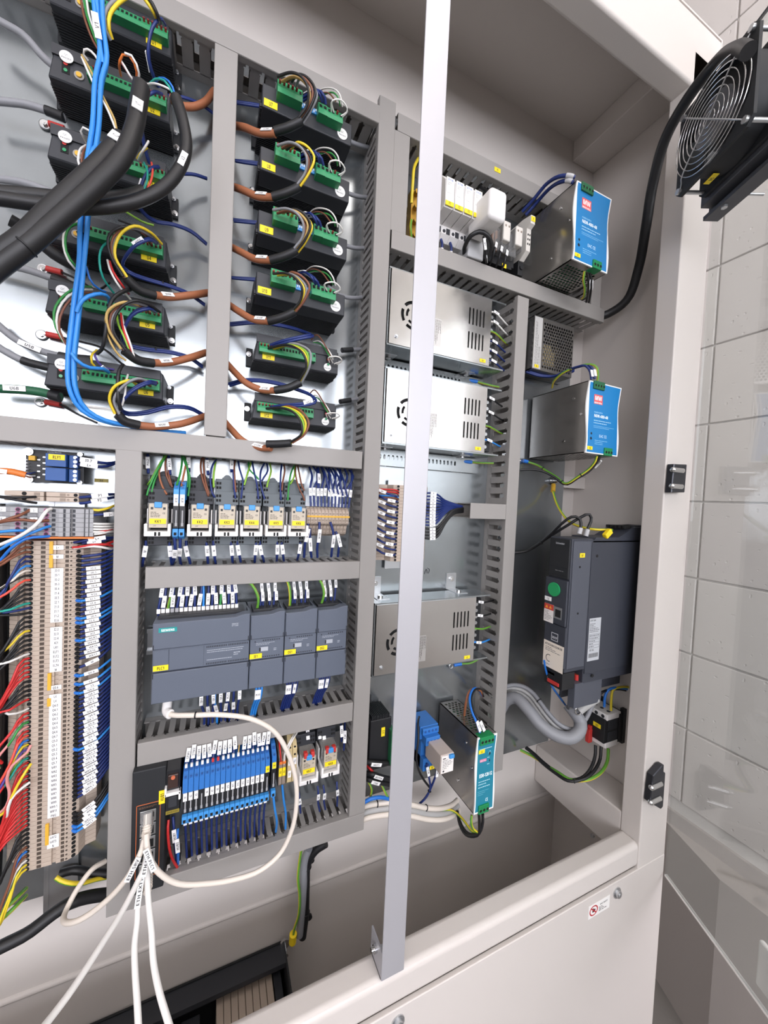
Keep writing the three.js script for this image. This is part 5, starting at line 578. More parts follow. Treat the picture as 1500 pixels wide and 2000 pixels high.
C_('power_cable', 'thick black cable crossing behind the network cables at the lower left', 'black', 7, [-222.9,-523.9,60,-207.6,-522.9,56,-184.6,-520.9,52,-163.3,-513.1,46,-147.8,-511.7,40,-133.4,-519.3,32,-104.3,-537.9,20]); C_('earth_cable', 'green and yellow earth cable below the tall terminal row', W.earth, 2.6, [-166.7,-482.5,30,-160.1,-487.9,32,-150.2,-494.9,32,-138.7,-502.6,28,-129.9,-507.9,22,-118.4,-516.8,14]); C_('power_cable', 'black cable passing behind the lower end of the tall terminal row', 'black', 5, [-167.8,-492.8,14,-152.7,-493.6,14,-137.1,-502.8,14,-115.7,-512.7,14]);
for (let i = 0; i < 2; i++) C_('earth_cable', `green and yellow earth cable leaving at the lower left corner, ${i ? 'lower' : 'upper'}`, W.earth, 2.2, shift([-192.6,-480.3,36,-194.3,-474.5,50,-198.5,-475.4,56,-207.9,-482.9,56,-216.1,-488,56], 0, i * -9));


// ================= three flat metal power supplies on perforated brackets
const fanSlots = (cx, cy_) => { const hs = []; for (const [r0, r1, n, ph] of [[17.5, 22.5, 5, .3], [10, 14, 4, .8]]) for (let i = 0; i < n; i++) { const p = new THREE.Path(), a = ph + i * Math.PI * 2 / n, b = a + Math.PI * 2 / n - 8 / r1; p.absarc(cx, cy_, r1, a, b, false); p.absarc(cx, cy_, r0, b, a, true); hs.push(p); } return hs; };
const warnPrint = printMat(128, 256, (g, w, h) => { g.clearRect(0, 0, w, h); g.fillStyle = '#c9c6c3'; g.fillRect(0, 0, w, h); g.save(); g.translate(w, 0); g.rotate(Math.PI / 2); small(g, 10, 10, 230, 8, 14, '#4a4644', 6); g.restore(); }, .4, { metalness: .75 });
[[236, 241, 'DX1', 'flat metal power supply with fan slots, highest of the three, yellow label DX1'], [236, 89.5, 'G2', 'flat metal power supply with fan slots, middle one of the three'], [236, -280, 'G3', 'flat metal power supply with fan slots, lowest of the three, above the small blue relay']].forEach(([x, y, tag, label], n) => {
  const t = thing('power_supply', label, 'power supply', [x, y, 0]), w = 193, h = 113, sl = [];
  for (const yy of [22, 62]) for (let i = 0; i < 5; i++) sl.push(slotP(146 + i * 7.4, 149 + i * 7.4, yy, yy + 28));
  part(t, 'cover', [metreUV(ext(rectP(0, w, 0, h), 58, 60, [...fanSlots(41, 50), ...sl, circ(12, 12, 1.5)])), metreUV(bb(0, 1.5, 0, h, 12, 58)), metreUV(bb(0, w, 0, 1.5, 14, 58)), metreUV(ext([10, 14, w, 14, w, 58, 10, 58], 0, 1.5, [0, 1, 2, 3, 4, 5].map((i) => slotP(96 + i * 3.6, 98 + i * 3.6, 28, 46))).rotateX(Math.PI / 2).translate(0, h, 0))], M.steel);
  part(t, 'chassis', [metreUV(bb(-3, 226, -2.5, 0, 12, 58.5)), metreUV(bb(-3, 226, h, h + 2.5, 12, 58.5)), metreUV(bb(-3, 226, -2, h + 2, 11, 12.5)), metreUV(bb(-3, -1.5, -2, h + 2, 12, 58))], M.galv);
  part(t, 'inside', [bb(3, w - 3, 3, h - 3, 20, 52), cy(22, 4, 'z', 41, 50, 54, 24)], M.hole); const fan = part(t, 'fan_hub', [cy(9, 3, 'z', 41, 50, 57.4, 20)], M.char); void fan;
  screw(t, 12, 12, 59, 3, M.zinc); part(t, 'terminal_row', [rb(w + 4, w + 26, 6, h - 8, 20, 42, 1)], M.black); for (let i = 0; i < 8; i++) part(t, 'terminal_screw', [cy(3, 2, 'z', w + 15, 14 + i * 11.5, 42.6, 10)], M.zinc);
  part(t, 'warning_print', sheet(18, 44, .1).translate(84, 34, 60.1), warnPrint); tagAt(t, tag, 12, 5.6, w - 14, 6.5, 60.4, 'y');
  for (const [bx0, up] of n < 2 ? [[20, -1], [178, -1]] : [[20, 1], [178, 1], [20, -1], [178, -1]]) { const yb = up > 0 ? h + 2.5 : -2.5, s = up; const b = part(t, 'mounting_bracket', [bb(bx0 - 11, bx0 + 11, Math.min(yb, yb + s * 30), Math.max(yb, yb + s * 30), 0, 1.6), bb(bx0 - 11, bx0 + 11, yb - .8, yb + .8, 0, n < 2 ? 26 : 40)], M.zinc); part(b, 'screw', [cy(4.5, 3, 'z', bx0, yb + s * 19, 3, 14), cy(2.4, 3.6, 'z', bx0, yb + s * 19, 4, 6), cy(4.5, 3, 'y', bx0, yb + s * 2.2, n < 2 ? 16 : 26, 14)], M.chrome); }
  if (n < 2) part(t, 'perforated_strip', [metreUV(ext(rectP(-3, 222, -32, -5), 8, 9.2, Array.from({ length: 20 }, (_, i) => slotP(14 + i * 8, 18 + i * 8, -21, -13))))], M.galv);
});
// wires leaving the supplies through the slotted trunking
const psuY = [[241, ['DX1+', 'DX1-', 'L', 'N', '+V1', '-V1']], [89.5, ['G2+', 'G2-', 'L2', 'N2']], [-280, ['G3+', 'G3-', 'L3', 'N3']]];
psuY.forEach(([y, tags], n) => tags.forEach((s, i) => { const yy = y + 100 - i * (n ? 25 : 17), c = i === 2 ? 'earth' : i === 3 && n ? 'sky' : i < 2 ? (n ? 'black' : 'white') : 'navy'; wire('supply_wire', `${{ earth: 'green and yellow', sky: 'bright blue' }[c] ?? c} wire with pale tag ${s} between a flat power supply and the slotted trunking`, c, 1.7, [428, yy, 42, 442, yy + 1, 48, 458, yy - 2, 46, 476, yy - 4, 38, 494, yy - 5, 30], { tags: c === 'earth' ? [] : [[.3, s, 13, 4.6, 'w', [-.1, .1, 1]]] }); }));
// earth leads bolted to the brackets
[['upper', [421.7,231.5,4,432.9,229.8,8,444,229.9,10,468.4,226,16,486.5,223.6,22], 0], ['middle', [418.9,78,4,430,78.1,8,441.2,78.1,10,462.2,77.8,16,481.6,78.3,24], 1], ['lower', [421,-313.7,4,433.8,-311.5,8,441.9,-310.7,10,459.9,-308.8,16,478.9,-296,24], 2]].forEach(([s, a]) => { const t = thing('earth_lead', `green and yellow earth lead with blue crimp lug under a flat power supply, ${s} of three`, 'wire'); part(t, 'ring_lug', [new THREE.TorusGeometry(4.2, 1.6, 6, 16).translate(a[0], a[1], a[2] + 1.6)], M.zinc); part(t, 'crimp_sleeve', tube(spline(a.slice(0, 9).map((v, i) => i < 3 ? (v + a[i + 3]) / 2 : v)), 3.4, 6, 10), W.blue); part(t, 'lead', tube(spline(a.slice(6)), 1.8, 14, 8), W.earth); });

// ================= din rail power supplies with printed fronts
function dinFront(w, h, model, wide) {
  return printMat(w, h, (g) => {
    g.fillStyle = '#f2f2f0'; g.fillRect(0, 0, w, h); g.fillStyle = wide ? '#1f7fbe' : '#1f7f96'; g.fillRect(12, 10, w - 24, h - 20);
    if (wide) { g.fillStyle = '#e8605f'; g.fillRect(80, 110, 120, 84); txt(g, 'MW', 140, 142, 54, '#fff', 'center', 'bold'); txt(g, 'MEAN WELL', 140, 182, 19, '#fff', 'center', 'bold'); txt(g, 'POWER SUPPLY', 90, 268, 17, '#bfe0f2'); txt(g, model, 90, 300, 36, '#fff', 'left', 'bold'); small(g, 90, 338, 250, 2, 22, '#bfe0f2', 7); small(g, 90, 388, 300, 2, 13, '#9fd0ea', 4); g.fillStyle = '#0c1c28'; g.beginPath(); g.arc(62, 462, 11, 0, 7); g.arc(58, 506, 13, 0, 7); g.fill(); txt(g, '⚠ ⊕ ⏚ EAC CE', 100, 476, 34, '#dfeffa'); small(g, 110, 516, 260, 3, 16, '#9fd0ea', 5); }
    else { g.fillStyle = '#c97f9a'; g.fillRect(46, 150, 92, 20); txt(g, 'MEAN WELL', 92, 160, 15, '#f4d7e0', 'center'); g.fillStyle = '#07202a'; g.beginPath(); g.arc(182, 124, 11, 0, 7); g.arc(182, 172, 8, 0, 7); g.fill(); g.strokeStyle = '#9fd8e6'; g.lineWidth = 3; g.beginPath(); g.arc(182, 122, 15, 3, 6.4); g.stroke(); small(g, 150, 146, 60, 1, 10, '#bfe4ee', 6); small(g, 150, 190, 60, 1, 10, '#bfe4ee', 6); txt(g, model, 46, 262, 34, '#fff', 'left', 'bold'); small(g, 40, 300, 170, 2, 18, '#bfe4ee', 6); small(g, 40, 338, 170, 1, 18, '#bfe4ee', 6); small(g, 34, 366, 180, 3, 12, '#74b6c8', 4); txt(g, 'CE', 160, 436, 30, '#dff2f7', 'center', 'bold'); small(g, 40, 80, 180, 1, 10, '#dff2f7', 5); small(g, 60, 478, 100, 1, 10, '#dff2f7', 6); }
  }, .35);
}
function dinSupply(label, x, y, w, h, d, front, tag, tops, wide) {
  const t = thing('din_power_supply', label, 'power supply', [x, y, 0]), mt = wide ? M.dull : M.dull, hex = [];
  for (let j = 0; j < Math.floor((d - 26) / 6.4); j++) for (let i = 0; i < Math.floor((w - 10) / 7.2); i++) { const p = new THREE.Path(), cx = 8 + i * 7.2 + (j % 2 ? 3.6 : 0), cz = 16 + j * 6.4; for (let k = 0; k < 6; k++) { const a = k * Math.PI / 3 + Math.PI / 6; k ? p.lineTo(cx + 2.9 * Math.cos(a), cz + 2.9 * Math.sin(a)) : p.moveTo(cx + 2.9 * Math.cos(a), cz + 2.9 * Math.sin(a)); } p.closePath(); hex.push(p); }
  part(t, 'case', [metreUV(bb(0, 1.4, 0, h, 8, d - 2)), metreUV(bb(w - 1.4, w, 0, h, 8, d - 2)), metreUV(bb(0, w, 0, h, 7, 8.4))], mt);
  part(t, 'vented_top', metreUV(ext(rectP(0, w, 8, d - 2), 0, 1.4, hex).rotateX(Math.PI / 2).translate(0, h, 0)), mt); part(t, 'vented_underside', metreUV(ext(rectP(0, w, 8, d - 2), 0, 1.4, hex).rotateX(Math.PI / 2).translate(0, 1.4, 0)), mt);
  part(t, 'inside', [bb(8, w - 8, 12, h - 12, 18, d - 40), bb(12, w - 16, 16, h - 18, 50, d - 20)], M.green); part(t, 'transformer', [rb(w * .3, w * .62, h - 34, h - 8, 40, 66, 2)], M.beigeL);
  // wavy sided printed front
  const sh = new THREE.Shape(), A = wide ? 3.4 : 1.8, n = 14; for (let i = 0; i <= n; i++) { const q = i / n; sh[i ? 'lineTo' : 'moveTo'](A * Math.sin(q * Math.PI * 2 + .6) - 1, h * q); } for (let i = n; i >= 0; i--) { const q = i / n; sh.lineTo(w + A * Math.sin(q * Math.PI * 2 + .6) - 1, h * q); }
  const g = flat(new THREE.ExtrudeGeometry(sh, { depth: 2, bevelEnabled: false })), u = g.attributes.uv, p = g.attributes.position; for (let i = 0; i < u.count; i++) { const q = p.getY(i) / h; u.setXY(i, (p.getX(i) - A * Math.sin(q * Math.PI * 2 + .6) + 1) / w, q); } part(t, 'front_plate', g.translate(0, 0, d - 2), front);
  const blk = (x0, n2, top) => { const b = part(t, 'terminal_plug', [rb(x0, x0 + n2 * 7, top ? h - 13 : -1, top ? h + 1 : 13, d - 12, d + 2.6, .8)], top && wide ? M.greenD : M.greenT); part(b, 'screw_opening', Array.from({ length: n2 }, (_, i) => cy(2.4, .8, 'z', x0 + 3.6 + i * 7, top ? h - 7 : 5, d + 2.6, 12)), M.hole); part(b, 'opening_ring', Array.from({ length: n2 }, (_, i) => new THREE.TorusGeometry(2.7, .5, 5, 14).translate(x0 + 3.6 + i * 7, top ? h - 7 : 5, d + 2.6)), M.greenT); };
  blk(tops[0], 4, true); blk(tops[1], 3, false); tagAt(t, tag, wide ? 13 : 12, 6, tops[2], tops[3], d + .5, 'y'); for (const [yy, zz] of [[h * .55, d - 12], [h * .2, d - 46], [h * .8, d - 30]]) part(t, 'rivet', [cy(2.2, 1.4, 'x', -.6, yy, zz, 10)], M.chrome); return t;
}
const ndr = dinFront(440, 640, 'NDR-480-48', true);
dinSupply('large metal power supply with a bright blue front, upper right by the fan cable', 529, 413, 85.5, 127, 135, ndr, 'G1', [10, 48, 11, 9], true);
dinSupply('large metal power supply with a bright blue front, lower one beside the right wall', 588, 98, 85.5, 125.5, 135, ndr, 'G4', [10, 48, 11, 9], true);
dinSupply('narrow metal power supply with a teal front marked EDR-120-12, low beside the right trunking', 399, -509, 40, 128, 120, dinFront(256, 512, 'EDR-120-12', false), 'G5', [4, 8, 9, 104], false);
// ================= small supply behind a honeycomb cover
{
  const t = thing('power_supply', 'small power supply behind a honeycomb perforated metal cover', 'power supply', [548, 265, 0]), hex = [];
  for (let j = 0; j < 15; j++) for (let i = 0; i < 12; i++) { const p = new THREE.Path(), cx = 28 + i * 6.6 + (j % 2 ? 3.3 : 0), cy0 = 8 + j * 5.9; if (cx > 104) continue; for (let k = 0; k < 6; k++) { const a = k * Math.PI / 3 + Math.PI / 6; k ? p.lineTo(cx + 2.75 * Math.cos(a), cy0 + 2.75 * Math.sin(a)) : p.moveTo(cx + 2.75 * Math.cos(a), cy0 + 2.75 * Math.sin(a)); } p.closePath(); hex.push(p); }
  part(t, 'honeycomb_cover', [metreUV(ext(rectP(0, 108, 0, 101), 38.6, 40, hex)), metreUV(bb(0, 1.4, 0, 101, 4, 39)), metreUV(bb(106.6, 108, 0, 101, 4, 39)), metreUV(bb(0, 108, 0, 1.4, 4, 39)), metreUV(bb(0, 108, 99.6, 101, 4, 39))], M.dull);
  part(t, 'base', metreUV(bb(-26, 118, -2, 103, 2, 4)), M.galv); part(t, 'circuit_board', bb(3, 105, 3, 98, 8, 10), M.black); part(t, 'transformer', [rb(36, 66, 16, 46, 10, 33, 2), rb(40, 62, 44, 60, 10, 28, 2)], M.beigeL); part(t, 'capacitor', [cy(8, 24, 'z', 82, 72, 22, 20), cy(7, 20, 'z', 44, 78, 20, 20)], M.char);
  part(t, 'rating_plate', sheet(20, 98, .4).translate(11.5, 50.5, 40.2), printMat(128, 512, (g, w, h) => { g.fillStyle = '#c2bfbb'; g.fillRect(0, 0, w, h); g.save(); g.translate(0, h); g.rotate(-Math.PI / 2); small(g, 20, 24, 460, 5, 19, '#55524f', 7); g.restore(); }, .5)); tagAt(t, 'G6', 10, 5.6, 11, 6, 40.8, 'y');
  part(t, 'terminal_row', [rb(-24, -2, 4, 96, 4, 26, 1)], M.black); for (let i = 0; i < 7; i++) part(t, 'terminal_screw', [cy(3, 3, 'z', -12, 12 + i * 12, 27, 10)], M.zinc);
}
// ================= miniature fuse holders, adapter and socket relays of the top right row
rail('steel mounting rail behind the four white fuse holders', 262, 670, 466);
solo('earth_bar', [rb(280, 302, 428, 512, 12, 26, 1), ...Array.from({ length: 7 }, (_, i) => cy(4, 8, 'z', 287 + (i % 2) * 8, 436 + i * 11.5, 30, 10))], mat(0xb08a3c, .35, .85), 'brass earth bar with screw heads half hidden behind the centre bar', 'earth bar');
C_('earth_cable', 'green and yellow earth cable rising from the brass earth bar', W.earth, 2.4, [275.5,480.2,36,272.4,502.8,44,273.3,526.8,44,282.7,550.1,36,296.1,575.9,24]); C_('earth_cable', 'green and yellow earth cable leaving below the brass earth bar', W.earth, 2.2, [276.9,453.8,36,273.9,439.5,40,279.3,428.7,34,287.1,420.6,24]);
const eaton = printMat(128, 256, (g, w, h) => { g.fillStyle = '#e4e1de'; g.fillRect(0, 0, w, h); txt(g, 'E·T·N', 64, 26, 32, '#2456a6', 'center', 'bold'); small(g, 22, 60, 84, 3, 13, '#8a8784', 6); g.strokeStyle = '#b9b5b1'; g.lineWidth = 2; g.strokeRect(14, 100, 100, 60); small(g, 20, 182, 60, 1, 12, '#9a9794', 6); });
for (let i = 0; i < 4; i++) { const t = thing('fuse_holder', `white miniature fuse holder with yellow label F${i + 1}`, 'fuse holder', [307 + i * 17.6, 432, 0]); part(t, 'housing', [side([8, 0, 42, 0, 52, 8, 52, 60, 42, 70, 8, 70], .2, 17.4, [], .5)], M.white); part(t, 'handle', [side([50, 20, 84, 22, 88, 30, 86, 62, 74, 76, 50, 72], .6, 17, [], .6)], M.white); part(t, 'printed_front', sheet(14.5, 32).translate(8.8, 49, 87.4), eaton); tagAt(t, 'F' + (i + 1), 15, 8, 8.8, 27, 87.6, 'y'); part(t, 'clamp_opening', [cy(2.6, 1, 'z', 5, 12, 52.4, 14), rb(9, 16, 8, 17, 52, 53, .4)], M.char); }
[0, 1, 2].forEach((i) => wire('supply_wire', `navy wire with white ferrule below fuse holder F${i + 1}`, 'navy', 2.2, [311 + i * 18, 436, 44, 312 + i * 18, 424, 48, 313 + i * 18, 410, 42], { sleeves: [[.6, 1, 2.8, M.white, 'ferrule_collar']] }));
{
  const t = thing('mains_adapter', 'white plug-in mains adapter with rounded corners standing on the rail', 'adapter', [0, 0, 0]); part(t, 'housing', [rb(366, 399, 436, 482, 64, 122, 7, 4)], M.white); part(t, 'socket_base', [rb(372, 404, 412, 470, 8, 62, 2)], M.grayL); void t;
  const s = thing('fuse_holder', 'black open fuse holder under clear cover with two pale switch heads', 'fuse holder', [0, 0, 0]); part(s, 'housing', [rb(412, 470, 418, 462, 8, 58, 1.5), rb(418, 464, 455, 480, 8, 44, 1)], M.black); part(s, 'clear_cover', [rb(414, 468, 432, 470, 58, 70, 2)], M.clear); part(s, 'fuse', [cy(2.6, 34, 'y', 420, 452, 62, 10), cy(2.6, 34, 'y', 428, 452, 62, 10)], M.copper);
  [[438, 'first'], [465, 'second']].forEach(([x, n]) => { const r = thing('plug_in_switch', `pale beige switch head on a black base, ${n} of two near the adapter`, 'switch', [x, 452, 0]); part(r, 'base', [rb(-9, 9, -30, 4, 8, 58, 1)], M.black); part(r, 'head', [rb(-7, 8, -4, 28, 56, 78, 2)], M.off); part(r, 'head_opening', [bx(3, 3, .8, -3, 20, 78), bx(3, 3, .8, 4, 20, 78)], M.beigeD); part(r, 'latch', [bb(-8.4, -7, -10, 24, 50, 76), bb(8, 9.4, -10, 24, 50, 76)], M.clear); });
  const b = thing('terminal_block', 'pale terminal with a yellow top label nearest the upper blue power supply', 'terminal', [492, 440, 0]); part(b, 'housing', [side([8, 0, 58, 0, 72, 10, 72, 48, 80, 52, 80, 66, 60, 70, 8, 70], -5, 5, [], .5)], M.off); part(b, 'wire_entry', [[-2, 22], [2, 22], [-2, 30], [2, 30], [-2, 38], [2, 38]].map(([x, y]) => bx(2, 3, .8, x, y, 72.2)), M.hole); tagAt(b, 'X1', 9, 8, 0, 60, 80.4, 'y'); part(b, 'black_base', [rb(-6, 6, -24, 2, 8, 56, 1), cy(4, 2, 'z', 1, -10, 57, 14)], M.black);
  solo('label_plate', tagGeo('F1', 13, 7, .6, 'y').translate(425, 572, 60.4), M.print, 'yellow label plate on the top right trunking cover', 'label'); solo('label_plate', tagGeo('XF', 9, 7, .6, 'y').translate(451, 419, 60), M.print, 'yellow label on the black fuse holder below the pale switch heads', 'label');
  C_('supply_cable', 'black cable looping out below the white adapter', 'black', 3.4, [375.6,424,46,362.7,422.4,66,362.1,428.9,82,374.1,433.8,90,389.9,429.1,92,400.6,422.6,86,407.3,417.2,70,407.3,418.7,52]); for (let i = 0; i < 3; i++) wire('supply_wire', `black wire with white tag L${i + 1} curving below the black fuse holder`, 'black', 1.8, shift([429.7,457.3,62,417.4,432,74,417.9,420.4,70,422.8,415.2,56], i * 12, i * -3, 0), { tags: [[.45, 'L' + (i + 1), 13, 4.6]] }); wire('supply_wire', 'black wire with tag N1 upright beside the adapter loop', 'black', 1.8, [384.8,432.4,84,383.9,418.9,88,391.4,411.1,82,413.9,413,58], { tags: [[.25, 'N1', 16, 5], [.75, 'N1', 16, 5]] });
  for (let i = 0; i < 3; i++) C_('supply_cable', `black cable rising behind the adapter into the top right trunking, ${nth2[i]} of three`, 'black', 2.4, shift([404.5,511.3,70,404.1,530.9,58,408.2,551,40,410.2,572.2,24], i * 9, 0, 0));
  for (let i = 0; i < 2; i++) C_('supply_cable', `blue cable arching to the top of the upper blue power supply, ${i ? 'lower' : 'upper'} of two`, 'navy', 3, i ? [511.6,540.2,40,519.4,553.9,60,519.9,558.1,86,519.7,552.7,108,523.8,546.7,122,529,541,128] : [503,543.4,40,509,553.2,60,511.4,562.2,86,512.9,557.6,110,520.9,551.9,124,529.9,548.1,130], { sleeves: [[.86, .97, 3.8, M.grayL, 'marker_sleeve']] });
}
// wires below and above the blue supplies
C_('earth_cable', 'green and yellow wire hanging from the upper blue power supply', W.earth, 1.9, [567.9,407.2,128,573.6,397.4,122,590.5,392.2,112,608.9,389.4,96,618.4,394.3,84]); for (let i = 0; i < 2; i++) wire('supply_wire', `black wire with white tag ${i ? 'L1' : 'N1'} below the upper blue power supply`, 'black', 1.9, shift([576.9,407.9,126,589,399.7,120,609.7,395.1,104,631.3,391.3,84], i * 7, i * 1.5), { tags: [[.33, i ? 'L1' : 'N1', 20, 5.4]] });
for (let i = 0; i < 2; i++) wire('supply_wire', `navy wire with white collar entering the lower blue power supply from above, ${i ? 'right' : 'left'}`, 'navy', 2.2, shift([548.5,261.9,26,571.1,254,40,586.1,251.1,60,586.1,253.4,86,586.6,253.7,110,589.7,252.1,124,594.7,241.1,130,596.4,226.7,132], i * 6, i * 1.5, i * 1.5), { ties: i ? [] : [.62], tags: [[.93, i ? '-' : '+', 12, 6]] });
C_('earth_cable', 'green and yellow wire arching over the lower blue power supply', W.earth, 2, [603.7,236.9,40,586.9,242.4,60,582.7,250.2,84,589.1,254.8,108,596.1,254.5,128,602.4,248.8,136,607.2,238.6,136,610.2,226.5,134]); C_('supply_cable', 'bunch of navy wires lying under the honeycomb supply', 'navy', 5, [551.1,267.5,20,583.2,264.6,22,619.2,268.1,24,649.2,277.5,26,670.8,286.2,30]);
{
  const a = [570.2,91.8,4,582.8,90.6,8,597.5,83.3,22,604.5,71,40,608.3,59,60,611,46.2,80,616.6,58.1,100,625.7,73,116,626.8,85.2,126,625.9,95.3,130], t = thing('earth_lead', 'green and yellow earth lead with blue crimp hanging below the lower blue power supply', 'wire'); part(t, 'lead', tube(spline(a.slice(3)), 2, 40, 8), W.earth); part(t, 'crimp_sleeve', tube(spline([a[0] + 3, a[1], 6, a[3], a[4], a[5]]), 3.8, 5, 10), W.blue); screw(t, a[0], a[1], 0, 4.5); dress(t, spline(a.slice(3)), 2, { ties: [.2, .5, .74] });
  C_('supply_cable', 'black cable hanging with the earth lead below the lower blue power supply', 'black', 2.3, [550.7,70.5,20,571.2,72.6,30,587.7,69.6,44,602.1,58.5,60,613.6,44.2,78,619.3,56.1,98,631.4,69.4,112,634.3,87.9,126,634.3,96,130], {}); wire('supply_wire', 'short wire with pale collar under the lower blue power supply', 'white', 2, [646.6,77,112,647.4,83.1,118,643.7,88.7,126]);
  const k = thing('earth_lead', 'yellow earth lead with yellow crimp lug bolted to the plate edge above the inverter', 'wire'), e = [664.4,56.4,4,655.3,41.7,12,650.7,32.7,16,648.9,12.6,26,638.6,-9.4,50,627,-26.8,80,621,-34.8,112,628.6,-37.3,134,650.2,-36.6,150,636.6,-40.9,152]; part(k, 'stud', [cy(9, 2, 'z', e[0], e[1], 2, 18), cy(5, 16, 'z', e[0], e[1], 8, 12), cy(8, 5, 'z', e[0], e[1], 6, 6)], M.chrome); part(k, 'crimp_sleeve', tube(spline(e.slice(0, 9).map((v, i) => i < 3 ? v * .4 + e[i + 3] * .6 : v)), 4.6, 6, 10), M.yellowD); part(k, 'lead', tube(spline(e.slice(6)), 2.3, 40, 8), W.earth); part(k, 'plug_end', [rb(-5, 5, -9, 9, -4, 4, 1.5).rotateZ(-.9).translate(e[27], e[28] - 2, e[29])], M.yellow);
}
// ================= frequency inverter on the side wall
{
  const t = thing('frequency_inverter', 'tall dark grey frequency inverter on the right wall with a round green badge', 'inverter', [548, -350, 108]);
  // local: x towards the wall, y up, z towards the room; front face looks to -x
  part(t, 'housing', [rb(0, 52, 68, 298, 0, 45, 2), rb(48, 220, 40, 296, -4, 44, 2), ext([48, 288, 60, 300, 120, 300, 160, 318, 220, 322, 220, 288], -4, 44)], M.vfd);
  part(t, 'side_module', [rb(3, 46, 75, 294, 44, 46.4, .8)], M.vfdL); part(t, 'side_cover', [rb(49, 219, 60, 292, 43.6, 46, .8)], M.vfd); part(t, 'mounting_foot', [rb(30, 100, 0, 44, 30, 44, 1), rb(50, 220, -6, 44, -4, 0, 1)], M.vfdL); part(t, 'vent_slot', Array.from({ length: 5 }, (_, i) => bb(140, 210, 318 - 2, 321, 4 + i * 8, 8 + i * 8)), M.hole); part(t, 'side_hole', [cy(2.6, .8, 'z', 62, 268, 46.2, 12), cy(1.8, .8, 'z', 20, 250, 46.6, 10), cy(1.8, .8, 'z', 22, 170, 46.6, 10), cy(3, .8, 'z', 70, 54, 46, 10)], M.hole);
  const face = (n, y0, y1, z0, z1, x, m) => part(t, n, [rb(x, x + 4, y0, y1, z0, z1, 1)], m); face('display', 228, 296, 2, 43, -3, M.blackM); face('front_panel', 148, 226, 0, 45, -6, M.vfd); face('lower_front', 76, 146, 1, 45, -3, M.vfd);
  part(t, 'round_badge', [cy(12, 3, 'x', -7, 207, 20, 28)], mat(0x1f9a5a, .4)); part(t, 'network_socket', [bb(-6.6, -4, 158, 178, 22, 38)], M.zinc); part(t, 'socket_opening', [bb(-7, -4, 161, 174, 25, 36)], M.hole);
  const F = (n, w, h, y, z, m, x = -6.3) => part(t, n, sheet(w, h, .4).rotateY(-Math.PI / 2).translate(x, y, z), m);
  F('maker_print', 22, 6, 288, 24, printMat(256, 64, (g, w, h) => { g.fillStyle = '#1d1f22'; g.fillRect(0, 0, w, h); txt(g, 'Schneider', w / 2, 34, 44, '#c7c9cc', 'center', 'bold'); }), -3.3); F('symbol_strip', 34, 12, 240, 22, printMat(256, 96, (g, w, h) => { g.fillStyle = '#1d1f22'; g.fillRect(0, 0, w, h); txt(g, '⚠', 40, 44, 50, '#777'); small(g, 90, 40, 130, 1, 10, '#888', 10); }), -3.3);
  F('warning_label', 20, 32, 163, 11, printMat(128, 204, (g, w, h) => { g.fillStyle = '#e9e4df'; g.fillRect(0, 0, w, h); g.fillStyle = '#c43f35'; g.fillRect(0, 0, w, 64); for (const x of [34, 84]) { g.fillStyle = '#f0a030'; g.beginPath(); g.moveTo(x, 12); g.lineTo(x + 20, 48); g.lineTo(x - 20, 48); g.fill(); } small(g, 10, 80, 108, 7, 16, '#333', 6); })); F('marker_tag', 14, 7, 188, 8, M.print).geometry = bake(tagGeo('1.U', 14, 7, .6).rotateY(-Math.PI / 2).translate(-6.4, 188, 8));
  F('logo_print', 18, 18, 124, 24, printMat(128, 128, (g, w, h) => { g.fillStyle = '#353841'; g.fillRect(0, 0, w, h); g.strokeStyle = '#c9cbce'; g.lineWidth = 8; g.strokeRect(18, 18, 92, 92); txt(g, 'ATV', 64, 74, 38, '#dfe1e4', 'center', 'bold'); g.fillStyle = '#c9cbce'; g.fillRect(18, 60, 92, 5); }), -3.3);
  F('data_label', 42, 46, 90, 23, printMat(256, 280, (g, w, h) => { g.fillStyle = '#eadfd0'; g.fillRect(0, 0, w, h); txt(g, 'ATV320U22M2B', 128, 34, 30, '#222', 'center', 'bold'); small(g, 24, 62, 205, 3, 17, '#444', 7); g.strokeStyle = '#222'; g.lineWidth = 7; g.beginPath(); g.arc(76, 180, 36, 1.2, 5.2); g.stroke(); small(g, 24, 246, 150, 1, 10, '#555', 6); }), -3.4);
  part(t, 'rating_plate', sheet(30, 76, .4).translate(68, 120, 46.3), printMat(160, 400, (g, w, h) => { g.fillStyle = '#b9bcc0'; g.fillRect(0, 0, w, h); txt(g, 'ATV 320', 12, 20, 20, '#222', 'left', 'bold'); small(g, 10, 50, 136, 6, 15, '#333', 6); g.strokeStyle = '#333'; g.lineWidth = 2; for (let i = 0; i < 5; i++) g.strokeRect(10, 150 + i * 26, 140, 26); small(g, 14, 160, 130, 5, 26, '#333', 7); g.fillStyle = '#222'; for (let i = 0; i < 24; i++) g.fillRect(14 + i * 5.5, 330, 2 + (i * 7 % 3), 40); txt(g, 'CE UL', 20, 300, 24, '#222', 'left', 'bold'); }), 'light grey rating plate'); tagAt(t, 'INV1', 12, 7.4, 24, 270, 46.8, 'y'); part(t, 'voltage_print', sheet(40, 9, .2).rotateX(-.5).translate(180, 318, 41), printMat(256, 56, (g, w, h) => { g.fillStyle = '#353841'; g.fillRect(0, 0, w, h); txt(g, '! (~) 240V', 128, 30, 40, '#d9dadc', 'center', 'bold'); }));
  part(t, 'terminal_cover', [rb(0, 30, 36, 66, 4, 42, 1)], M.black); part(t, 'red_plug', [rb(-2, 14, 40, 46, 12, 36, 1), rb(0, 12, 54, 60, 10, 26, 1)], M.red);
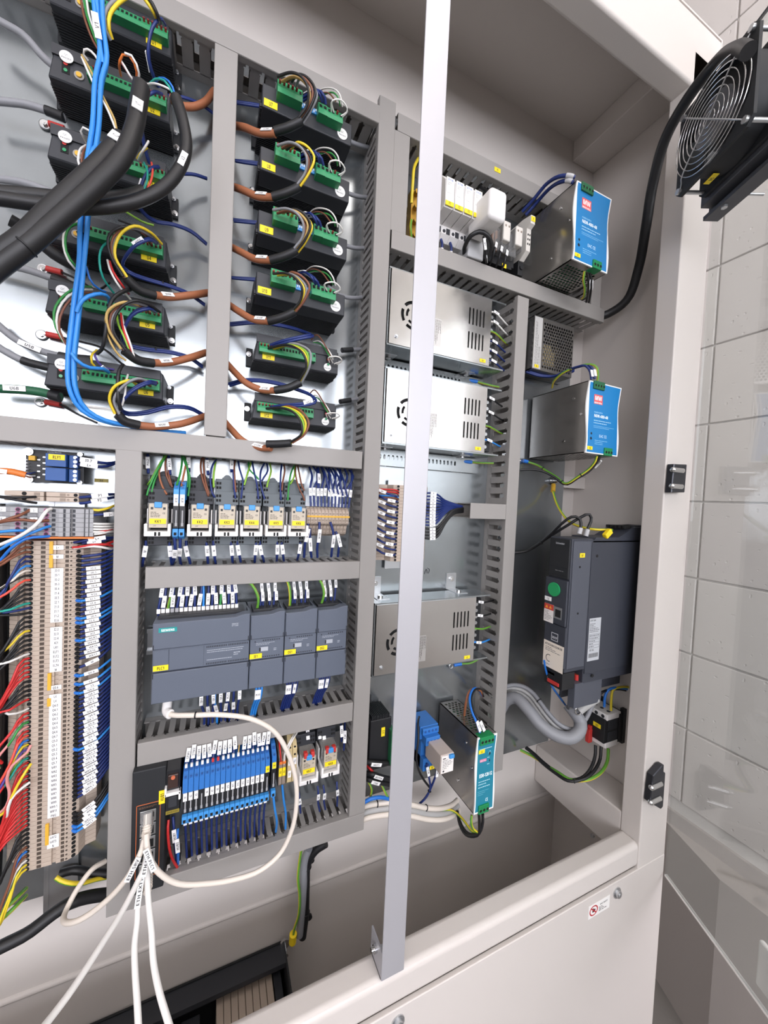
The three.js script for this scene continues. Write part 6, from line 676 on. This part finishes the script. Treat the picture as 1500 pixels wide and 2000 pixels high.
  for (let i = 0; i < 2; i++) C_('supply_cable', `black cable with grey collar entering the top of the inverter, ${i ? 'right' : 'left'} of two`, 'black', 2.6, i ? [554.7,-95.3,14,573.5,-91,26,584.6,-74.7,46,586.3,-53.9,76,589.8,-31.7,108,603.8,-15.4,124,611.4,-9.8,132,616.7,-18.2,134,610.2,-33,134,607.2,-49.2,132] : [550.9,-95.4,18,569.6,-91.2,30,580.4,-75.5,50,582.6,-52.6,76,580.2,-28.4,104,586.8,-16.1,118,594.4,-17.2,126,595.6,-28.6,130,592.5,-45.7,130], { sleeves: [[.94, 1, 4, M.grayL, 'marker_sleeve']], ties: i ? [] : [.32] });
  wire('supply_wire', 'blue wire with upright white tag below the inverter', 'blue', 1.8, [536.4,-271.4,120,543.2,-287.9,118,555.6,-310.6,116,571.9,-330.3,112,600.9,-357.5,104,624.5,-379.5,98], { tags: [[.3, 'INV1', 20, 5]] }); C_('earth_cable', 'green and yellow wire with red lug under the inverter', W.earth, 2, [595.1,-295.9,140,595.6,-308.4,140,596.4,-320.3,136,598.9,-337.3,128], { sleeves: [[0, .35, 3.8, M.red, 'crimp_sleeve']] });
}
// grey sheathed cables and conduit below the inverter
C_('power_cable', 'thick ribbed grey conduit swinging in a loop below the inverter', 'grey', 11, [525.5,-409.2,30,532,-383.1,40,540.4,-372.4,56,545,-380.6,80,555.6,-400.4,104,575.4,-413.2,124,595.8,-414.3,136,615.4,-403.5,138,623.9,-393.5,132,616.9,-377,122,614,-368.8,112]); for (let i = 0; i < 3; i++) C_('power_cable', `grey sheathed cable leaving the right trunking towards the inverter, ${nth2[i]} from the top`, i ? 'lgrey' : 'grey', 4, shift([532.9,-365.5,26,547.8,-357.6,36,562.5,-356.1,50,571.7,-362.1,66,574.9,-373.6,84,579.6,-386.9,100,590.6,-400.9,116,612.2,-407.5,128,632.1,-391.5,134,648.9,-362.7,136], 0, -8 * i, -5 * i), { ties: i ? [] : [.36] }); C_('power_cable', 'flat grey cable end lying over the clamp beside the isolator', 'lgrey', 7, [610.3,-367,138,622.1,-357.1,142,644.9,-346.5,146]); solo('cable_clamp', [new THREE.TorusGeometry(9, 1.6, 6, 20, 4.4).rotateZ(2).translate(...[612.8,-366.1,136]), cy(4, 8, 'x', ...[602.7,-365.5,124], 12)], M.chrome, 'bright metal clamp gripping the cables beside the isolator', 'clamp');
{ // isolator on the side wall
  const t = thing('isolator_switch', 'black isolator switch on the right wall with white terminal tops and a red lever', 'switch', [712, -468, 76]);
  part(t, 'housing', [rb(0, 42, 4, 52, 0, 44, 1.5), rb(40, 56, 0, 58, -2, 46, 1)], M.black); part(t, 'wall_plate', [ext([50, -4, 59, -4, 59, 66, 50, 66], 40, 48), ext([50, -4, 59, -4, 59, 66, 50, 66], -8, 0)], M.black); part(t, 'terminal_top', [rb(4, 46, 50, 62, 0, 45, 1.5), rb(4, 46, -6, 5, 0, 45, 1.5)], M.white); part(t, 'terminal_screw', [0, 1, 2].flatMap((k) => [cy(3.4, .8, 'x', 3.8, 56, 8 + k * 14, 12), cy(3.4, .8, 'y', 20, 62.2, 8 + k * 14, 12)]), M.char); part(t, 'side_plate', [rb(10, 38, 30, 50, 43.6, 45, .4), rb(10, 38, 6, 26, 43.6, 45, .4)], M.char); part(t, 'lever', [rb(-9, 2, -8, 20, 10, 19, 1.5), rb(-5, 3, 18, 26, 11, 18, 1)], M.red); part(t, 'label_plate', tagGeo('QS1', 16, 8, .6, 'y').rotateY(-Math.PI / 2).translate(-.5, 34, 28), M.print);
  for (const [c, n, a] of [['black', 'black', [707.7,-374.7,108,708,-365.4,110,729.3,-361.2,112,757,-362.6,116,781.6,-369.1,120]], ['blue', 'blue', [718.1,-393.9,112,718.8,-371.9,112,726.2,-358.8,114,749.2,-357.5,118,777.9,-363.8,122]], [W.earth, 'green and yellow', [733.7,-401.8,116,732.3,-375,116,735.8,-360.3,116,754.5,-356,120,774.1,-357.4,124]]]) C_('supply_cable', `${n} wire arching from the top of the isolator behind the upright`, c, 2.4, a); for (let i = 0; i < 2; i++) C_('supply_cable', `black cable hanging from the isolator in the long curve to the plate, ${i ? 'right' : 'left'}`, 'black', 2.9, i ? [716.5,-474.4,112,707.1,-493.3,118,679.5,-505.3,126,649.8,-513.4,126,627,-519.9,112,623.2,-522.5,84,622.7,-523.3,54,621,-518.5,30,617.8,-516.3,14] : [708.4,-473.5,106,700.2,-490,112,676,-505.9,120,650.2,-516.5,120,632,-521.5,108,629.3,-524.1,82,626.5,-522.9,54,624.9,-519.5,30,619.7,-515.2,14], { ties: i ? [.48] : [] }); C_('earth_cable', 'green and yellow cable hanging lowest in the long curve below the isolator', W.earth, 2.9, [733,-480,116,721,-495.5,124,697.6,-507.3,130,667.2,-514,130,645.1,-516.2,124,631.9,-518.5,114,628.2,-521,86,628.4,-526.3,56,623.6,-526.4,28,608.8,-522.7,8]);
}
// ================= middle terminal row, control stub, small relay, black driver
for (let i = 0; i < 24; i++) { const y = 22 - i * 5.2, t = thing('terminal_block', `beige terminal, ${ORD(i + 1)} from the top of the short upright row by the centre bar`, 'terminal', [0, y, 0]); part(t, 'housing', [ext([240, 8, 242, 30, 256, 34, 262, 46, 270, 50, 288, 50, 300, 50, 318, 50, 326, 44, 334, 32, 336, 8], -2.5, 2.5, [], .2).rotateX(Math.PI / 2)], M.beige); part(t, 'wire_entry', [cy(2, .8, 'z', 269, 0, 49.8), bx(3.2, 3.4, .8, 280, 0, 50), cy(2, .8, 'z', 322, 0, 47)], M.hole); }
rail('upright mounting rail behind the short beige terminal row', -120, 34, 288, true);
for (let i = 0; i < 12; i++) wire('terminal_wire', `navy wire with white tag N${i + 1} left of the short beige terminal row`, 'navy', 1.7, [268, 6 - i * 8.6, 50, 262, 6 - i * 8.6, 56, 250 - (i % 2) * 5, 9 - i * 8.6, 54, 238, 14 - i * 8.6, 44, 230, 18 - i * 8.6, 30], { tags: [[i % 2 ? .3 : .58, 'N' + (i + 1), 13, 4.8, 'w', [-.2, .1, 1]]] });
for (const [c, dy] of [['red', 22], ['red', 18], ['sky', 12], ['brown', 9]]) wire('terminal_wire', `${c === 'sky' ? 'bright blue' : c} wire entering the top of the short beige terminal row${dy === 18 ? ', lower red one' : ''}`, c, 1.4, [269, dy - 8, 50, 260, dy - 6, 56, 246, dy - 6, 50, 230, dy - 6, 34]);
for (let i = 0; i < 15; i++) { const y = 14 - i * 5.4, lo = i > 10; wire('terminal_wire', `${lo ? 'black' : 'navy'} wire with white tag ${lo ? 'B' + (i - 10) : 'R' + (i + 1)} running from the short beige terminal row to the trunking stub`, lo ? 'black' : 'navy', lo ? 2.3 : 1.7, lo ? [324, y, 46, 334, y - 1, 50, 348, y + 2, 48, 366, y + 14 + (i - 10) * 3, 44, 384, -14 - (i - 11) * 2, 40, 412, -10 - (i - 11) * 2, 30] : [324, y, 46, 334, y, 50, 346, y + (-6 - y) * .12, 48, 362, y + (-6 - y) * .5, 42, 384, -6 + (i - 5) * -.9, 36, 412, -6 - i * .9, 28], { tags: [[.12, lo ? 'B' + (i - 10) : 'R' + (i + 1), 11, 4.6]] }); }
solo('plate_scribble', [tube(spline([355.3,-134.3,.6,356.5,-129.2,.6,359.1,-124.3,.6,361.1,-133.2,.6]), .5, 8, 4), tube(spline([360.5,-123,.6,365.1,-125.8,.6,364,-133.4,.6]), .5, 8, 4)], M.char, 'pencil mark reading A7 written on the plate beside the centre bar', 'writing');
{ // relay socket with plug-in relay beside the narrow supply
  const t = thing('relay_socket', 'bright blue relay socket with screw openings low behind the centre bar', 'relay socket', [331, -462, 0]); part(t, 'housing', [rb(0, 36, 52, 74, 8, 52, 1), rb(2, 34, 62, 73, 40, 58, 1), rb(4, 32, 48, 62, 40, 66, 1), rb(4, 20, 0, 54, 8, 50, 1), rb(4, 32, 0, 22, 8, 60, 1)], M.relay); part(t, 'screw_opening', [0, 1, 2, 3].flatMap((k) => [cy(2.1, .8, 'z', 7 + k * 7, 68, 58.2, 10), cy(2.1, .8, 'z', 8 + k * 6.6, 55, 66.2, 10), cy(2, .8, 'z', 8 + k * 6.6, 10, 60.2, 10)]), M.relayD);
  const r = thing('plug_in_relay', 'clear cased relay with white printed front plugged into the bright blue socket', 'relay', [340, -438, 0]); part(r, 'case', [rb(0, 26, 0, 32, 56, 104, 2)], mat(0xb7aaa2, .25)); part(r, 'coil', [rb(4, 22, 4, 28, 58, 102, 1)], M.copper); part(r, 'printed_front', sheet(23, 28).translate(13, 16, 104.2), printMat(128, 160, (g, w, h) => { g.fillStyle = '#e7e2dd'; g.fillRect(0, 0, w, h); small(g, 12, 40, 104, 6, 15, '#444', 6); g.fillStyle = '#222'; g.fillRect(14, 20, 30, 9); g.beginPath(); g.arc(24, 142, 9, 0, 7); g.fill(); })); part(r, 'test_button', [rb(15, 24, 25, 31, 103, 108, 1)], M.relayL);
  tagAt(t, 'K20', 10, 6, 22, 4, 60.6, 'y'); for (const [x, s] of [[344, 'W13'], [364, 'W14']]) wire('relay_wire', `navy wire with white tag ${s} hanging below the bright blue relay socket`, 'navy', 1.9, s === 'W13' ? [340.7,-446.6,62,341.5,-457.3,64,349.2,-479,60,355.5,-502.2,54,350.4,-524.1,46,345.9,-540.4,36] : [361.6,-453.1,62,360.5,-464.7,64,359,-481.7,60,356.8,-500.2,54,353.1,-522.4,46,346,-537.6,38], { tags: [[.12, s, 18, 5]], ties: s === 'W13' ? [.62] : [] }); void [344];
  wire('relay_wire', 'black wire curving down left of the bright blue relay socket', 'black', 1.9, [340.7,-383.6,30,329.4,-382,46,323.3,-400.9,60,318.7,-430.2,64,326.6,-457.2,62,340.9,-480.6,58,356.7,-501.6,52]); 
  const d = thing('motor_drive', 'tall black finned drive with a green edge plug, lowest behind the centre bar', 'motor drive', [240, -446, 0]); part(d, 'housing', [rb(0, 38, 0, 84, 4, 46, 1.5)], M.black); part(d, 'cooling_fin', Array.from({ length: 12 }, (_, i) => bb(3 + i * 2.8, 4.4 + i * 2.8, 70, 90, 4, 44)), M.blackM); part(d, 'terminal_plug', [rb(34, 42, 8, 66, 30, 56, 1)], M.greenD); part(d, 'mounting_flange', [rb(-4, 18, 84, 104, 0, 3, .6)], M.blackM); screw(d, 8, 97, 3, 4); tagAt(d, 'U13', 6.4, 15, 23, 62, 46.4, 'y', 1);
}
for (const [l, a, tg] of [['black cable with white tag MOT1 under the black finned drive', [229.9,-428.5,40,241.8,-427.2,52,259,-432.5,52,284.8,-442.6,46], 'MOT1'], ['black cable with white tag MOTOR under the black finned drive', [235.7,-450.7,40,245.2,-447.6,52,266.2,-460,50,287.3,-473.6,44], 'MOTOR'], ['black cable with white tag COM under the black finned drive', [235.3,-461.6,36,241.6,-457.2,50,260,-467.8,48,283.6,-482.3,42], 'COM']]) C_('signal_cable', l, 'black', 4, a, { tags: [[.38, tg, 19, 5.4]] });
wire('signal_wire', 'short red wire at the foot of the black finned drive', 'red', 2, [239.2,-438.8,42,241.6,-439.9,48,247.6,-447.4,46]); for (const [i, a] of [[0, [243.8,-469.1,40,247,-474.9,46,247.8,-485.9,44,249.3,-499.4,36]], [1, [267.8,-479.4,40,270.5,-486.3,46,277.5,-500.1,46,286.1,-514.4,40]]]) C_('earth_cable', `green and yellow wire curving under the black finned drive, ${i ? 'right' : 'left'}`, W.earth, 1.9, a);
// bundle along the plate foot to the narrow supply
for (let i = 0; i < 3; i++) C_('power_cable', `pale grey cable along the lower plate edge towards the narrow supply, ${nth2[i]} from the top`, i === 1 ? 'lgrey' : 'cream', 4.2, shift([221.7,-516,34,243.2,-508.5,40,271.3,-509.2,44,296.1,-513.9,46,324.8,-525.9,48,355.7,-541,48,386.1,-552.4,46,414.3,-559.3,40,432.3,-561.7,32], 0, i * -8, i * 3), { ties: i ? [] : [.18, .62] }); C_('supply_cable', 'bright blue cable lying on the pale cables by the lower plate edge', 'blue', 3, [222.4,-505.9,44,238.4,-490.5,50,257.8,-491.2,50,280.2,-503.2,46]);
for (let i = 0; i < 2; i++) C_('supply_cable', `black cable in the loop hanging under the narrow supply, ${i ? 'inner' : 'outer'}`, 'black', 2.5, i ? [424.3,-521.3,112,425.4,-538.2,112,422.7,-557.4,108,418.5,-569.9,96,416.5,-576.8,80,417.7,-574.8,62,422.9,-571.5,46] : [416.5,-518.8,112,418.9,-538.5,112,419.7,-557,110,414.1,-569.1,98,413.7,-578.3,80,416.4,-576.9,62,422.8,-568.9,46]); C_('earth_cable', 'green and yellow wire hanging under the narrow supply', W.earth, 2.1, [403.1,-518.6,110,400.8,-527.9,112,407.5,-543.5,110,423.1,-559.7,106,419.8,-566,94,418.7,-565.8,64,412,-563.9,48,373.1,-549.3,48,333.2,-532.1,48]);
for (let i = 0; i < 2; i++) wire('supply_wire', `${i ? 'black' : 'bright blue'} wire with white tag ${i ? 'N5' : 'L5'} entering the top of the narrow supply`, i ? 'black' : 'blue', 2, i ? [484.1,-373.1,28,464.8,-350.4,40,434.2,-337.9,60,413.2,-341.3,80,405.6,-349.3,98,408,-360.6,112,414.2,-375.7,116] : [484.2,-374.1,26,459.9,-348.3,40,431,-334.9,60,410.1,-338.3,80,401.3,-348.5,98,400.9,-359.1,112,405.7,-375,116], { tags: [[.93, i ? 'N5' : 'L5', 17, 5.4, 'w', [0, .5, 1]]], ties: i ? [] : [.2] }); C_('supply_cable', 'copper brown wire arching into the trunking above the narrow supply', 'copper', 2.2, [415.9,-379.5,60,410.2,-350.8,70,417.6,-337,66,440.5,-338.4,52,468.3,-354.7,38,484.2,-374.1,26]);
// ================= fan cable, lower wiring and the terminal box in the base
C_('fan_cable', 'thick black fan cable rising from the trunking past the upright to the fan', 'black', 8, [...[711.7,397.9,40,730.6,404.5,60,739.7,421.1,90], ...[723.3,465.4,120,689.7,511.3,150,669,560.4,170,646,602.2,200,628.3,620.6,240,615.3,625.3,280,578.5,582.4,320,538.2,527.1,350]], { seg: 60 });
C_('power_cable', 'black cable in the strapped bundle dropping into the base', 'black', 6.4, [179.6,-564.8,24,164.5,-576.4,18,153.9,-603,10,154.2,-649.8,4,155.3,-699.6,2,152.7,-739.3,0], { ties: [.3, .76] }); C_('power_cable', 'dark grey cable in the strapped bundle dropping into the base', 'grey', 6, [152.5,-567.5,20,147.8,-591.2,14,149.1,-643.8,8,148,-692.1,6,146.6,-729,4]); C_('earth_cable', 'green and yellow wire in the strapped bundle dropping into the base', W.earth, 2.2, [140.1,-565.9,20,138.9,-596.5,14,138.5,-621.2,12,142.4,-651.5,12,141.9,-683.1,12,136,-710.9,8,135.4,-735.6,4], { sleeves: [[.9, 1, 6, M.yellow, 'crimp_sleeve']] });
for (const y of [[775, 240], [770, 505]]) solo('tie_mount', [cy(5, 4, 'z', ...[171,-639.6,-29].map((v, i) => i === 1 && y[1] > 300 ? v - 104 : v), 12)], M.black, `small black tie mount beside the strapped bundle, ${y[1] > 300 ? 'lower' : 'upper'}`, 'tie mount');
{
  const t = thing('terminal_box', 'dark open terminal box in the base with a row of beige terminals', 'box', [0, -870, 0]); part(t, 'back_wall', [bb(-330, 128, 0, 106, -28, -25)], M.blackM); part(t, 'side_wall', [bb(126, 128.5, 0, 104, -25, 70)], M.blackM); part(t, 'tray', [bb(-330, 128, 0, 4, -28, 110)], M.blackM); part(t, 'end_bracket', [rb(108, 120, 66, 76, -20, 60, 1)], M.char); part(t, 'bolt', [cy(8, 4, 'z', 128, 108, -20, 16), cy(4, 14, 'z', 128, 98, -16, 12)], M.chrome); part(t, 'lid_edge', [bb(-330, 126, 96, 104, -26, 4)], M.char);
  for (let i = 0; i < 8; i++) { const b = thing('terminal_block', `large beige terminal in the dark box in the base, ${nth2[7 - i]} from the right`, 'terminal', [22 + i * 10.6, -870, 0]); part(b, 'housing', [rb(.3, 10.3, 20, 72, -20, 60, 1)], M.beige); part(b, 'wire_entry', [cy(3, 1, 'y', 5, 72.2, 46, 12)], M.hole); }
  for (let i = 0; i < 2; i++) solo('connector_block', [rb(-60 + i * 34, -34 + i * 34, -850, -802, -10, 40, 2)], M.char, `dark connector block left of the beige terminals in the base box, ${i ? 'right' : 'left'}`, 'connector');
}


atlasTex.needsUpdate = true;
scene.traverse((o) => { if (o.isMesh) o.castShadow = o.receiveShadow = true; });
renderer.render(scene, camera);
